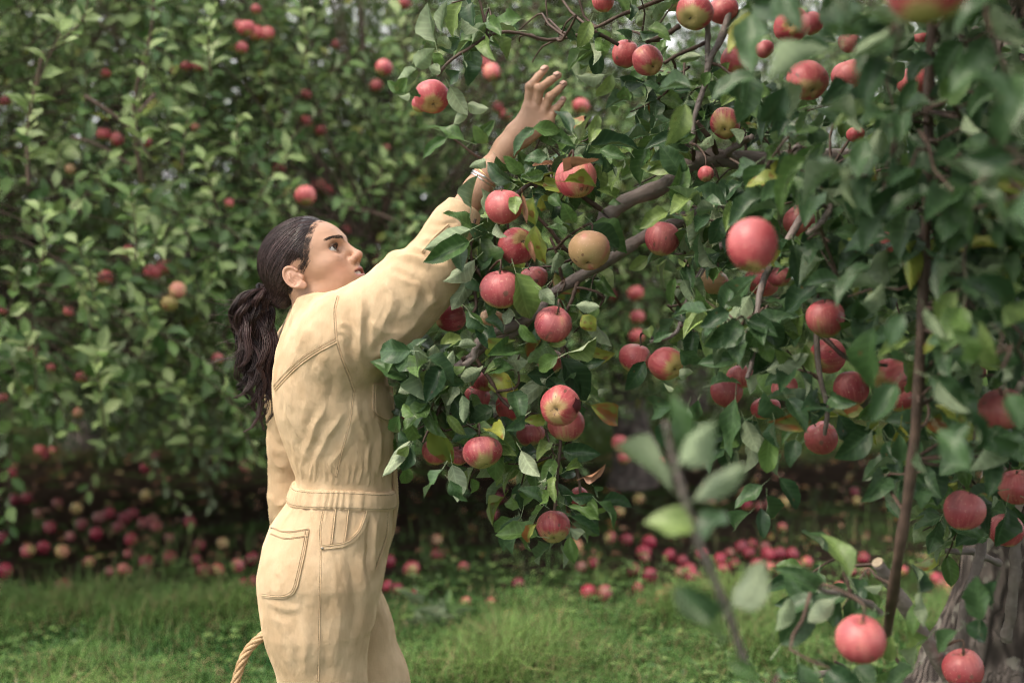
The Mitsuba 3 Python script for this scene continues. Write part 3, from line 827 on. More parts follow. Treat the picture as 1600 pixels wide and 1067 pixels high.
def surface(fn, lo, hi, h):
    """Surface nets over a grid: (vertices, triangles) of fn = 0."""
    lo = np.asarray(lo, float)
    n = np.ceil((np.asarray(hi) - lo) / h).astype(int) + 1
    ax = [(lo[k] + h * np.arange(n[k])).astype(np.float32) for k in range(3)]
    g = np.empty(n, np.float32)
    st = max(1, 400000 // (n[1] * n[2]))
    for i in range(0, n[0], st):
        P = np.stack(np.meshgrid(ax[0][i:i + st], ax[1], ax[2], indexing='ij'), -1)
        g[i:i + st] = fn(P.reshape(-1, 3)).reshape(P.shape[:3])
    s = g < 0
    m = n - 1
    cnt = np.zeros(m, np.int8)
    for o in np.ndindex(2, 2, 2):
        cnt += s[o[0]:o[0] + m[0], o[1]:o[1] + m[1], o[2]:o[2] + m[2]]
    act = (cnt > 0) & (cnt < 8)
    idx = np.full(m, -1, np.int64)
    cells = np.argwhere(act)
    idx[act] = np.arange(len(cells))
    acc, num = np.zeros((len(cells), 3)), np.zeros(len(cells))
    corners = list(np.ndindex(2, 2, 2))
    val = {o: g[cells[:, 0] + o[0], cells[:, 1] + o[1], cells[:, 2] + o[2]] for o in corners}
    for o in corners:
        for k in range(3):
            if o[k] == 0:
                o2 = tuple(1 if a == k else o[a] for a in range(3))
                a, b = val[o], val[o2]
                c = (a < 0) != (b < 0)
                t = np.where(c, a / np.where(c, a - b, 1), 0)
                q = np.repeat(np.array(o, float)[None], len(cells), 0)
                q[:, k] += t
                acc += q * c[:, None]
                num += c
    v = lo + (cells + acc / num[:, None]) * h
    F = []
    for k in range(3):
        u, w = (k + 1) % 3, (k + 2) % 3
        sl0, sl1 = [slice(None)] * 3, [slice(None)] * 3
        sl0[k], sl1[k] = slice(0, -1), slice(1, None)
        a, b = s[tuple(sl0)], s[tuple(sl1)]
        e = np.argwhere(a != b)
        ok = (e[:, u] > 0) & (e[:, w] > 0) & (e[:, u] < m[u]) & (e[:, w] < m[w])
        e = e[ok]
        inside = a[e[:, 0], e[:, 1], e[:, 2]]

        def cell(du, dw):
            q = e.copy()
            q[:, u] -= du
            q[:, w] -= dw
            return idx[q[:, 0], q[:, 1], q[:, 2]]
        c00, c10, c11, c01 = cell(1, 1), cell(0, 1), cell(0, 0), cell(1, 0)
        A, B = np.stack([c00, c10, c11], 1), np.stack([c00, c11, c01], 1)
        A[~inside], B[~inside] = A[~inside][:, ::-1], B[~inside][:, ::-1]
        F += [A, B]
    return v, np.vstack(F)


def normals_of(v, f):
    n = np.zeros_like(v)
    fn = np.cross(v[f[:, 1]] - v[f[:, 0]], v[f[:, 2]] - v[f[:, 0]])
    for k in range(3):
        np.add.at(n, f[:, k], fn)
    return unit(n)


def relax(v, f, it=2, lam=0.5):
    e = np.vstack([f[:, [0, 1]], f[:, [1, 2]], f[:, [2, 0]]])
    deg = np.bincount(e.ravel(), minlength=len(v))[:, None]
    for i in range(it * 2):
        a = np.zeros_like(v)
        np.add.at(a, e[:, 0], v[e[:, 1]])
        np.add.at(a, e[:, 1], v[e[:, 0]])
        v = v + (lam if i % 2 == 0 else -lam * 1.03) * (a / np.maximum(deg, 1) - v)
    return v


# ------------------------------------------------------------------ the person
PD = 3.0                                          # distance of her body from the camera


def P(px, py, dy=0.0):
    return at(px, py, PD + dy).astype(np.float32)


def R(rpx, dy=0.0):
    return rpx * (PD + dy) / FPX


YAW, TIP = math.radians(18), math.radians(25)
HF = np.array([math.cos(TIP) * math.cos(YAW), -math.cos(TIP) * math.sin(YAW), math.sin(TIP)])
HL = np.array([math.sin(YAW), math.cos(YAW), 0.0])
HU = np.cross(HF, HL)
HR = np.stack([HF, HL, HU], 1)                    # columns: forward, left, up
HC = P(492, 434).astype(float)


def to_head(p):
    return ((p - HC.astype(np.float32)) @ HR.astype(np.float32)) * 1000.0   # millimetres


def from_head(q):
    return HC + (np.asarray(q, float) / 1000.0) @ HR.T


def skull(q):
    """Head without features, q in mm with |y|."""
    d = ell(q, (-8, 0, 50), (93, 73, 77))
    d = smin(d, ell(q, (42, 0, 46), (50, 60, 50)), 25)
    d = smin(d, ell(q, (44, 0, -10), (47, 57, 64)), 28)
    return d


EYE_C = (70.5, 31.0, 29.0)


def head_field(p):
    q = to_head(p)
    y = q[:, 1].copy()
    q[:, 1] = np.abs(y)
    d = skull(q)
    d = smin(d, ell(q, (56, 40, 2), (28, 20, 18)), 20)                      # cheekbone
    d = smin(d, ell(q, (66, 26, -28), (24, 22, 25)), 20)                     # cheek
    d = smin(d, cone(q, (8, 45, -40), (74, 13, -72), 12, 12.5), 24)            # jaw
    d = smin(d, ell(q, (82, 0, -72), (16, 17, 14)), 18)                      # chin
    d = smin(d, ell(q, (46, 0, -46), (44, 44, 32)), 24)
    d = smin(d, ell(q, (78, 0, -36), (24, 27, 26)), 18)                      # muzzle
    d = smin(d, cone(q, (88, 9, 47), (70, 42, 45), 5.6, 5.5), 16)              # brow
    d = smax(d, -ell(q, (90, 29, 29), (17, 17, 12)), 12)                     # eye socket
    lid = ball(q, EYE_C, 14.2)
    d = smin(d, lid, 6)
    # eye opening: an almond, outer corner a little higher
    e = q - np.array([86, 31.5, 28.2], np.float32)
    e2 = e[:, 2] - 0.05 * e[:, 1]
    al = np.sqrt((e[:, 1] / 15.0) ** 2 + (np.where(e2 > 0, e2 / 7.0, e2 / 4.8)) ** 2)
    d = smax(d, -np.maximum((al - 1) * 4.5, np.abs(e[:, 0]) - 16), 1.2)
    crease = np.abs(np.sqrt((e[:, 1] / 16.5) ** 2 + ((e2 - 1) / 9.5) ** 2) - 1) * 9
    d = d + 0.9 * np.exp(-(crease / 1.6) ** 2) * (e2 > 1) * (e[:, 0] > -14) * (np.abs(e[:, 1]) < 17)
    nose = cone(q, (88, 0, 40), (109, 0, 3), 6.0, 8.2)
    nose = smin(nose, ball(q, (110.5, 0, 0), 9.0), 6)
    nose = smin(nose, ball(q, (100, 11.5, -5), 8.2), 7)
    nose = smin(nose, cone(q, (104, 0, -7), (96, 0, -15), 5, 6), 6)
    d = smin(d, nose, 9)
    d = smax(d, -ell(q, (104, 6.2, -11.5), (6, 3.4, 4.2)), 2.5)
    # lips, slightly open
    up = chain(q, [(100.5, 0, -26), (98.8, 8, -26.5), (91, 19, -31), (86, 26, -34.5)], [4.4, 4.3, 3.3, 2.0], 3)
    lo = chain(q, [(98.5, 0, -43), (96.5, 9, -42), (89.5, 19, -38), (86, 26, -35.5)], [5.0, 4.7, 3.3, 2.0], 3)
    d = smin(d, up, 5)
    d = smin(d, lo, 5)
    d = smax(d, -ell(q, (97, 0, -33.6), (15, 23.5, 5.6)), 1.6)
    # ear, tilted back, only on the head's sides
    a = math.radians(14)
    w = q - np.array([-8, 75, 3], np.float32)
    ex = w[:, 0] * math.cos(a) + w[:, 2] * math.sin(a)
    ez = -w[:, 0] * math.sin(a) + w[:, 2] * math.cos(a)
    ey = w[:, 1] + 0.34 * ex                                                 # flares out at the back
    ex, ey, ez = ex / 0.9, ey / 0.9, ez / 0.9
    E = np.stack([ex, ey, ez], 1)
    ear = ell(E, (-2, 1, 2), (17, 3.2, 28))
    rim = np.abs(np.sqrt(((ex + 2) / 16.5) ** 2 + ((ez - 4) / 26) ** 2) - 1) * 18
    rim = np.sqrt(rim**2 + (ey - 4.2) ** 2) - 3.0
    rim = np.maximum(rim, np.minimum(-(ez + 16), 60) * 0 + np.where((ex > 9) & (ez < 8), 6.0, -9.0))
    ear = smin(ear, rim, 3)
    ear = smin(ear, chain(E, [(-7, 4, -12), (-8, 5, 4), (-3, 5, 15)], [2.4, 2.8, 2.2], 2), 3)    # antihelix
    ear = smin(ear, ell(E, (5, 2, -25), (9, 3.8, 9.5)), 4)                   # lobe
    ear = smin(ear, ell(E, (13, 1, -7), (5, 4.5, 7)), 3)                     # tragus
    ear = smax(ear, -ell(E, (3, 6, -6), (8.5, 6.5, 11)), 2)                  # concha
    ear = smin(ear, ell(E, (4, -7, -2), (10, 8, 18)), 6)                     # root
    d = smin(d, ear, 3.5)
    d = d / 1000.0
    neck = cone(p, P(489, 440), P(494, 520), R(34), R(36))
    neck = smin(neck, cone(p, P(468, 455, -0.03), P(505, 500, -0.04), 0.014, 0.013), 0.02)
    d = smin(d, neck, 0.022)
    return smin(d, cone(p, P(497, 535, -0.05), P(497, 535, 0.05), 0.045, 0.045), 0.03)


HAND = -0.13                                      # how far her raised hand is in front of her body's middle


def hand_field(p):
    H = lambda x, y, d=0.0: P(x, y, HAND + d)
    r = lambda v: v * (PD + HAND) / FPX
    d = chain(p, [H(722, 330), H(745, 297), H(765, 268), H(790, 232), H(806, 210)], [r(22), r(19.5), r(18), r(16.5), r(16.5)], 0.02)
    palm = chain(p, [H(808, 208), H(826, 172)], [r(15), r(10.5)])
    for b in (H(837, 172), H(848, 179), H(856, 190)):
        palm = smin(palm, cone(p, H(812, 209), b, r(14), r(9.5)), 0.008)
    palm = smin(palm, cone(p, H(826, 168), H(856, 189), r(9.5), r(8.5)), 0.008)
    palm = smin(palm, cone(p, H(819, 219), H(853, 195), r(11.5), r(8.5)), 0.012)
    d = smin(d, palm, 0.016)
    F = [([H(825, 166), H(828, 136, -.006), H(841, 120, .004), H(853, 107, .014)], 7.5), ([H(837, 170), H(843, 139, -.010), H(859, 127, .002), H(873, 118, .014)], 7.7),
         ([H(848, 178), H(859, 152, -.008), H(872, 141, .004), H(882, 131, .014)], 7.2), ([H(857, 190), H(868, 171, -.002), H(875, 163, .006), H(881, 155, .012)], 6.4)]
    for pts, w in F:
        f = chain(p, pts, [r(w), r(w * 0.93), r(w * 0.84), r(w * 0.66)], 0.003)
        f = smin(f, ball(p, pts[1], r(w * 0.98)), 0.004)
        d = smin(d, f, 0.005)
    th = chain(p, [H(812, 205, .012), H(822, 186, .034), H(838, 172, .046), H(850, 160, .048)], [r(12), r(10.5), r(9), r(7)], 0.004)
    return smin(d, th, 0.009)


GRIP = P(457, 966, 0.27)                          # the basket handle under her left hand


def left_hand_field(p):
    d = chain(p, [P(460, 850, .235), P(460, 905, .25), GRIP + [0, 0, .035]], [.030, .026, .024], .02)
    d = smin(d, cone(p, GRIP + [-.030, .005, .016], GRIP + [.030, .005, .016], .016, .015), .012)
    for k in range(4):
        b = GRIP + np.array([-.031 + .0205 * k, -.012, .012])
        pts = [b + [0, .012, .010], b + [0, -.008, -.004], b + [0, -.002, -.022], b + [0, .014, -.026], b + [0, .026, -.016]]
        d = smin(d, chain(p, [np.asarray(q, np.float32) for q in pts], [.0098, .0092, .0085, .008, .007], .003), .004)
    th = [GRIP + [.036, .018, .012], GRIP + [.034, .030, -.004], GRIP + [.020, .026, -.018], GRIP + [.008, .012, -.026]]
    return smin(d, chain(p, [np.asarray(q, np.float32) for q in th], [.012, .011, .009, .0075], .003), .006)


LEVELS = np.array([  # photo row, back edge, front edge, half depth (m)
    (462, 466, 522, .060), (480, 462, 538, .085), (500, 452, 556, .125), (530, 437, 578, .160), (560, 430, 594, .172), (600, 426, 606, .176), (640, 429, 612, .170), (680, 440, 614, .156),
    (720, 453, 614, .146), (748, 462, 611, .140), (775, 455, 613, .146), (800, 440, 613, .158), (826, 423, 611, .168), (864, 408, 604, .175), (905, 404, 597, .177), (940, 407, 588, .174), (960, 412, 584, .168)])
from scipy.interpolate import PchipInterpolator
_z = np.array([P(500, r)[2] for r in LEVELS[:, 0]])[::-1]
_cx = PchipInterpolator(_z, np.array([P((a + b) / 2, r)[0] for r, a, b, _ in LEVELS])[::-1])
_ax = PchipInterpolator(_z, np.array([R((b - a) / 2) for r, a, b, _ in LEVELS])[::-1])
_bx = PchipInterpolator(_z, LEVELS[::-1, 3])


def loft(p, lo, hi):
    z = np.clip(p[:, 2], lo, hi)
    zg = np.linspace(lo, hi, 400)
    cx, a, b = (np.interp(z, zg, f(zg)).astype(np.float32) for f in (_cx, _ax, _bx))
    yaw = math.radians(10)
    x0, y0 = p[:, 0] - cx, p[:, 1] - PD
    x, y = x0 * math.cos(yaw) + y0 * math.sin(yaw), -x0 * math.sin(yaw) + y0 * math.cos(yaw)
    ex, ey = np.abs(x) / a, np.abs(y) / b
    rr = (ex**2.35 + ey**2.35) ** (1 / 2.35)
    d = (rr - 1) * np.minimum(a, b) * (0.5 + 0.5 * np.minimum(1, 1))
    return np.maximum(d, np.maximum(lo - p[:, 2], p[:, 2] - hi))


ARM = [(532, 545, 66, -.115), (562, 518, 66, -.130), (600, 491, 62, -.140), (641, 456, 55, -.145), (676, 424, 48, -.145), (694, 381, 35, -.14), (710, 350, 31, -.135), (728, 320, 25.5, -.13)]
SLEEVE_L = [(478, 560, 54, .13), (452, 620, 46, .19), (449, 700, 45, .215), (452, 775, 43, .22), (460, 842, 38, .23), (460, 908, 32, .245)]


def arm_field(p, shrink=0.0):
    d = chain(p, [P(a, b, d) for a, b, _, d in ARM], [R(r, d) - shrink for _, _, r, d in ARM], 0.03)
    return d if shrink else smin(d, cone(p, P(602, 456, -.15), P(622, 414, -.145), R(36), R(22)), 0.010)


def left_arm_field(p, shrink=0.0):
    return chain(p, [P(a, b, d) for a, b, _, d in SLEEVE_L], [R(r, d) - shrink for _, _, r, d in SLEEVE_L], 0.03)


LEG_R = [(496, 915, 90, -.082), (495, 985, 78, -.090), (505, 1063, 64, -.092), (506, 1180, 58, -.09), (510, 1290, 60, -.09), (512, 1440, 66, -.09)]
LEG_L = [(505, 915, 86, .085), (535, 985, 74, .088), (572, 1063, 63, .09), (612, 1180, 58, .09), (626, 1290, 60, .09), (632, 1430, 66, .09)]


def leg_field(p, L, shrink=0.0):
    return chain(p, [P(a, b, d) for a, b, _, d in L], [R(r, d) - shrink for _, _, r, d in L], 0.03)


WAIST = P(500, 770)[2]


def top_field(p):
    d = loft(p, WAIST - 0.02, P(500, 470)[2])
    d = smin(d, cone(p, P(500, 497, -.05), P(540, 520, -.125), R(34), R(56)), 0.05)      # near shoulder
    d = smin(d, cone(p, P(492, 497, .05), P(482, 530, .14), R(32), R(46)), 0.05)         # far shoulder
    d = smin(d, arm_field(p), 0.035)
    d = smin(d, left_arm_field(p), 0.02)
    d = smax(d, -cone(p, P(489, 430), P(495, 497), R(39), R(35)), 0.008)                 # neck opening
    c = unit(P(728, 320, -.13) - P(710, 350, -.135))
    d = smax(d, ((p - P(727, 321, -.13)) @ c.astype(np.float32)), 0.006)                 # cuff
    cc = unit(P(460, 908, .245) - P(460, 842, .23))
    return smax(d, ((p - P(460, 905, .245)) @ cc.astype(np.float32)), 0.006)


def trouser_field(p):
    d = loft(p, P(500, 957)[2], WAIST + 0.012)
    legs = smin(leg_field(p, LEG_R), leg_field(p, LEG_L), 0.012)
    d = smin(d, legs, 0.03)
    return smax(d, 0.045 - p[:, 2], 0.01)


def fold_lines(v, n, lines):
    """Cloth folds: ridges (positive) and creases (negative) that run along lines on the side of the body that the lines are drawn on."""
    px, py, _ = project(v)
    px = px + 9 * (meshkit.fbm(v * 22, 2, 70) - 0.5)
    py = py + 9 * (meshkit.fbm(v * 22, 2, 71) - 0.5)
    out = np.zeros(len(v))
    facing = np.clip(-n[:, 1] * 1.6, 0, 1)
    for pts, amp, w in lines:
        q = spline(np.array(pts, float), 24)
        best, tt = np.full(len(v), 1e9), np.zeros(len(v))
        for i in range(23):
            a, b = q[i], q[i + 1]
            d = b - a
            t = np.clip(((px - a[0]) * d[0] + (py - a[1]) * d[1]) / (d @ d), 0, 1)
            dist = np.hypot(px - a[0] - t * d[0], py - a[1] - t * d[1])
            s = dist < best
            best[s], tt[s] = dist[s], (i + t[s]) / 23
        fade = np.clip(np.minimum(tt, 1 - tt) * 5, 0, 1)
        x = best / (w * 0.8)
        out += amp * fade * (np.exp(-1.5 * np.sqrt(x**2 + 0.04) + 0.3) - 0.35 * np.exp(-((x - 1.9) / 0.9) ** 2))
    return out * facing


TOP_FOLDS = [
    ([(517, 618), (495, 660), (470, 722)], 4, 7), ([(538, 640), (508, 690), (484, 738)], 3.5, 7), ([(560, 640), (540, 690), (512, 738)], 2.5, 6), ([(447, 640), (455, 690), (468, 735)], 2.5, 6),
    ([(440, 600), (452, 640), (466, 690)], 4, 6), ([(470, 560), (478, 620), (470, 680)], 1.5, 9), ([(500, 560), (520, 600), (500, 660)], -3, 8), ([(553, 612), (560, 650), (572, 700)], 4, 6),
    ([(588, 640), (592, 690), (590, 745)], 4, 5), ([(604, 660), (602, 700), (598, 740)], -4, 5), ([(575, 690), (574, 720), (572, 745)], 3, 4),
    ([(563, 452), (566, 500), (561, 570)], 7, 7), ([(572, 560), (590, 500), (600, 460)], 3, 9), ([(630, 530), (660, 490), (690, 455)], 3, 8), ([(545, 470), (548, 520), (556, 590)], -5, 8), ([(600, 440), (612, 470), (590, 540)], 5, 10), ([(622, 430), (650, 450), (640, 500)], 4, 10),
    ([(618, 402), (640, 402), (676, 416)], 7, 7), ([(640, 392), (668, 402), (700, 408)], -7, 6), ([(655, 425), (672, 450), (676, 480)], 5, 8), ([(612, 420), (632, 430), (660, 440)], -5, 6),
    ([(655, 372), (680, 376), (706, 372)], 5, 6), ([(668, 350), (690, 352), (716, 345)], -3, 5), ([(528, 505), (545, 512), (560, 530)], 4, 5), ([(526, 522), (540, 532), (552, 556)], -4, 4),
    ([(480, 500), (470, 540), (450, 590)], 3, 10), ([(500, 500), (500, 540), (480, 590)], -3, 9), ([(580, 560), (610, 540), (650, 505)], 4, 9), ([(575, 500), (600, 520), (630, 520)], 3, 9),
    ([(418, 700), (430, 720), (452, 730)], 4, 7), ([(414, 660), (430, 690), (448, 700)], -4, 7), ([(416, 770), (432, 790), (450, 788)], 4, 7), ([(420, 815), (432, 820), (440, 815)], -3, 5)]
for k in range(13):
    x = 470 + k * 11.5 + 3 * math.sin(k * 2.3)
    y = 747 + (x - 467) * 0.085
    TOP_FOLDS.append(([(x, y + 4), (x + 1, y - 10), (x + 3 * math.sin(k), y - 30)], 1.9, 2.8))
TROUSER_FOLDS = [([(560, 850), (570, 920), (566, 1000)], 4, 9), ([(545, 860), (552, 930), (548, 1020)], -3, 9), ([(470, 960), (478, 1010), (480, 1067)], 3, 10), ([(585, 800), (586, 850), (582, 900)], 5, 6),
                 ([(575, 800), (577, 850), (572, 910)], -4, 5), ([(430, 960), (450, 990), (462, 1040)], 4, 8), ([(520, 900), (530, 960), (524, 1040)], 2.5, 10), ([(592, 930), (606, 990), (616, 1050)], 3, 7),
                 ([(415, 935), (440, 950), (470, 950)], 3, 7), ([(500, 980), (508, 1020), (506, 1067)], -3, 9), ([(604, 830), (598, 860), (590, 890)], -4, 5), ([(430, 900), (445, 890), (460, 870)], 2, 8)]
for k in range(9):
    x = 470 + k * 15 + 4 * math.sin(k * 1.7)
    TROUSER_FOLDS.append(([(x, 778 + (x - 467) * 0.13), (x - 2, 792 + (x - 467) * 0.13), (x - 4, 815 + (x - 467) * 0.1)], 1.8, 3.5))

# ---- materials of the person
VC = {'type': 'mesh_attribute', 'name': 'vertex_color'}
scene['skin'] = {'type': 'twosided', 'b': {'type': 'principled', 'base_color': VC, 'roughness': 0.46, 'specular': 0.4, 'sheen': 0.15}}
scene['hair_material'] = {'type': 'principled', 'base_color': VC, 'roughness': 0.40, 'specular': 0.42}


def cloth_colour(p, n, uv):
    w = mikit.noise((p.x + p.z) * 900, (p.z - p.x) * 330, p.y * 700)
    a = mikit.fbm(p.x * 16, p.y * 16, p.z * 11, octaves=3)
    b = mikit.noise(p.x * 420, p.y * 420, p.z * 60)
    g = mikit.fbm(p.x * 55, p.y * 55, p.z * 30, octaves=2)
    c = mix((0.430, 0.304, 0.186), (0.556, 0.415, 0.272), smoothstep(0.2, 0.8, a * 0.6 + g * 0.4))
    return c * (0.90 + 0.10 * w + 0.08 * b)


def cloth(name, tone):
    scene[name] = {'type': 'twosided', 'b': {'type': 'bumpmap', 'scale': 0.0034, 't': proc(lambda p, n, uv: mikit.fbm(p.x * 75 + p.z * 20, p.y * 75, p.z * 42, octaves=3), eps=1.2e-3),
                   'b': {'type': 'principled', 'base_color': proc(cloth_colour if tone == 1 else lambda p, n, uv: cloth_colour(p, n, uv) * tone), 'roughness': 0.85, 'specular': 0.2, 'sheen': 0.3}}}


cloth('denim', 1)
cloth('stitching', 1.15)
cloth('seam_shade', 0.66)  # darkened cloth tone that paints the shadow line along seams
material('rivet_metal', (0.30, 0.28, 0.26), 0.35, metallic=1.0)
material('silver', (0.85, 0.84, 0.86), 0.18, metallic=1.0)
material('gold', (0.85, 0.62, 0.28), 0.25, metallic=1.0)
material('tooth', (0.64, 0.60, 0.55), 0.25, 0.5)
material('dark_mouth', (0.10, 0.022, 0.02), 0.6)
material('hair_tie_cloth', (0.012, 0.010, 0.012), 0.8)
material('shoe_leather', (0.20, 0.11, 0.06), 0.55)
material('shoe_rubber', (0.55, 0.50, 0.42), 0.7)
scene['eye_material'] = {'type': 'principled', 'base_color': VC, 'roughness': 0.12, 'specular': 0.6, 'clearcoat': 0.6, 'clearcoat_gloss': 0.95}
scene['eyebrow_material'] = {'type': 'principled', 'base_color': rgb((0.032, 0.019, 0.015)), 'roughness': 0.6}
scene['wicker'] = {'type': 'twosided', 'b': {'type': 'principled', 'roughness': 0.5, 'specular': 0.4, 'base_color': proc(lambda p, n, uv: mix((0.40, 0.25, 0.13), (0.56, 0.39, 0.225), mikit.noise(p.x * 50, p.y * 50, p.z * 50)))}}

person = key('person')
tag(person, 'young woman in a pale yellow jumpsuit with a dark ponytail, reaching up into the tree', 'person')

# ---- body: head and neck, raised hand, the hand on the basket, and the limbs inside the clothes
hv, hf = surface(head_field, HC + [-.15, -.13, -.165], HC + [.15, .12, .16], 0.0019)
hv = relax(hv, hf, 1)
av, af = surface(hand_field, P(700, 345, -.20), P(900, 90, -.05) + np.float32(0), 0.0016)
av = relax(av, af, 1)
lv, lf = surface(left_hand_field, GRIP + [-.08, -.06, -.06], GRIP + [.08, .07, .20], 0.0022)
lv = relax(lv, lf, 1)


def limbs_field(p):
    d = loft(p, P(500, 957)[2], P(500, 478)[2]) + 0.022
    d = smin(d, arm_field(p, 0.030), 0.02)
    d = smin(d, left_arm_field(p, 0.026), 0.02)
    d = smin(d, smin(leg_field(p, LEG_R, 0.024), leg_field(p, LEG_L, 0.024), 0.01), 0.02)
    d = smin(d, cone(p, P(494, 470), P(496, 540), .042, .05), 0.02)
    return smax(d, -ball(p, P(728, 320, -.13), 0.026), 0.005)


bv, bf = surface(limbs_field, (P(395, 470)[0] - .02, PD - .26, 0.03), (P(740, 320)[0] + .02, PD + .34, P(500, 300)[2]), 0.009)
q = to_head(hv)
qa = np.abs(q[:, 1])
skin = np.array([0.415, 0.242, 0.163])
cheek = np.array([0.44, 0.200, 0.142])
col = np.repeat(skin[None], len(hv), 0)


def paint(c, mask):
    global col
    col = col + (np.asarray(c) - col) * np.clip(mask, 0, 1)[:, None]


def bump(x, lo, hi):
    t = np.clip((x - lo) / (hi - lo), 0, 1)
    return t * t * (3 - 2 * t)


mott = meshkit.fbm(q / 9.0, 3, 2)
paint(cheek, 0.55 * np.exp(-(((q[:, 0] - 70) / 28) ** 2 + ((qa - 40) / 20) ** 2 + ((q[:, 2] + 14) / 24) ** 2)))
paint(cheek, 0.45 * np.exp(-(((q[:, 0] - 112) / 12) ** 2 + (q[:, 2] / 12) ** 2)))
paint((0.45, 0.235, 0.17), 0.5 * ((qa > 70) & (q[:, 0] < 25) & (q[:, 2] < 40)))
paint((0.36, 0.19, 0.12), 0.35 * np.exp(-(((q[:, 0] - 84) / 12) ** 2 + ((qa - 31) / 17) ** 2 + ((q[:, 2] - 29) / 12) ** 2)))
lipu = np.exp(-((q[:, 2] + 26.5 + np.clip(qa - 6, 0, 30) * 0.38) / 4.2) ** 4) * (qa < 24) * (q[:, 0] > 84)
lipl = np.exp(-((q[:, 2] + 42 - np.clip(qa - 8, 0, 30) * 0.34) / 4.8) ** 4) * (qa < 24) * (q[:, 0] > 84)
paint((0.34, 0.125, 0.108), 0.95 * lipu)
paint((0.42, 0.19, 0.168), 0.95 * lipl)
col *= (0.93 + 0.14 * mott)[:, None]
acol = skin * (0.93 + 0.14 * meshkit.fbm(av / 0.012, 3, 3))[:, None]
pxa, pya, _ = project(av)
tip = np.zeros(len(av))
for x, y in ((853, 107), (873, 118), (882, 131), (881, 155)):
    tip = np.maximum(tip, np.exp(-(((pxa - x) ** 2 + (pya - y) ** 2) / 60)))
knuck = np.zeros(len(av))
for x, y in ((828, 136), (843, 139), (859, 152), (868, 171), (826, 166), (838, 170), (849, 178)):
    knuck = np.maximum(knuck, np.exp(-(((pxa - x) ** 2 + (pya - y) ** 2) / 45)))
acol += (np.array([0.48, 0.285, 0.235]) - acol) * (0.75 * tip)[:, None]
acol += (np.array([0.32, 0.165, 0.11]) - acol) * (0.35 * knuck)[:, None]
body_v, body_f = join([(hv, hf), (av, af), (lv, lf), (bv, bf)])
body_c = np.vstack([col, acol, np.repeat(skin[None], len(lv) + len(bv), 0)])
add('body', (body_v, body_f), 'skin', person, smooth=True, color=body_c)

# nails
for i, (pts, w) in enumerate([((842, 119, .004, 854, 105, .013), 5.2), ((860, 126, .002, 874, 116, .013), 5.4), ((872, 140, .004, 883, 129, .013), 5.0), ((875, 162, .006, 882, 153, .011), 4.2)]):
    a, b = P(pts[0], pts[1], HAND + pts[2]).astype(float), P(pts[3], pts[4], HAND + pts[5]).astype(float)
    ax_ = unit(b - a)
    nrm = unit(np.cross(ax_, np.cross([-0.45, -0.80, 0.35], ax_)))
    sd = np.cross(nrm, ax_)
    g = []
    for s in np.linspace(0.45, 0.93, 5):
        for c in np.linspace(-1, 1, 5):
            ww = R(w, HAND) * 0.75 * (1 if 0.5 < s < 0.9 else 0.75)
            rad = R(w * 1.35, HAND) * (1 - 0.22 * s)
            g.append(a + (b - a) * s + sd * c * ww + nrm * (rad * 1.07 - 0.0016 * c * c))
    i5 = np.array([[r * 5 + c, r * 5 + c + 1, r * 5 + c + 6, r * 5 + c + 5] for r in range(4) for c in range(4)])
    nv, nf = np.array(g), np.vstack([i5[:, [0, 1, 2]], i5[:, [0, 2, 3]]])
    add('fingernail', (nv, nf), 'skin', person, smooth=True, color=np.repeat([[0.50, 0.315, 0.26]], len(nv), 0))

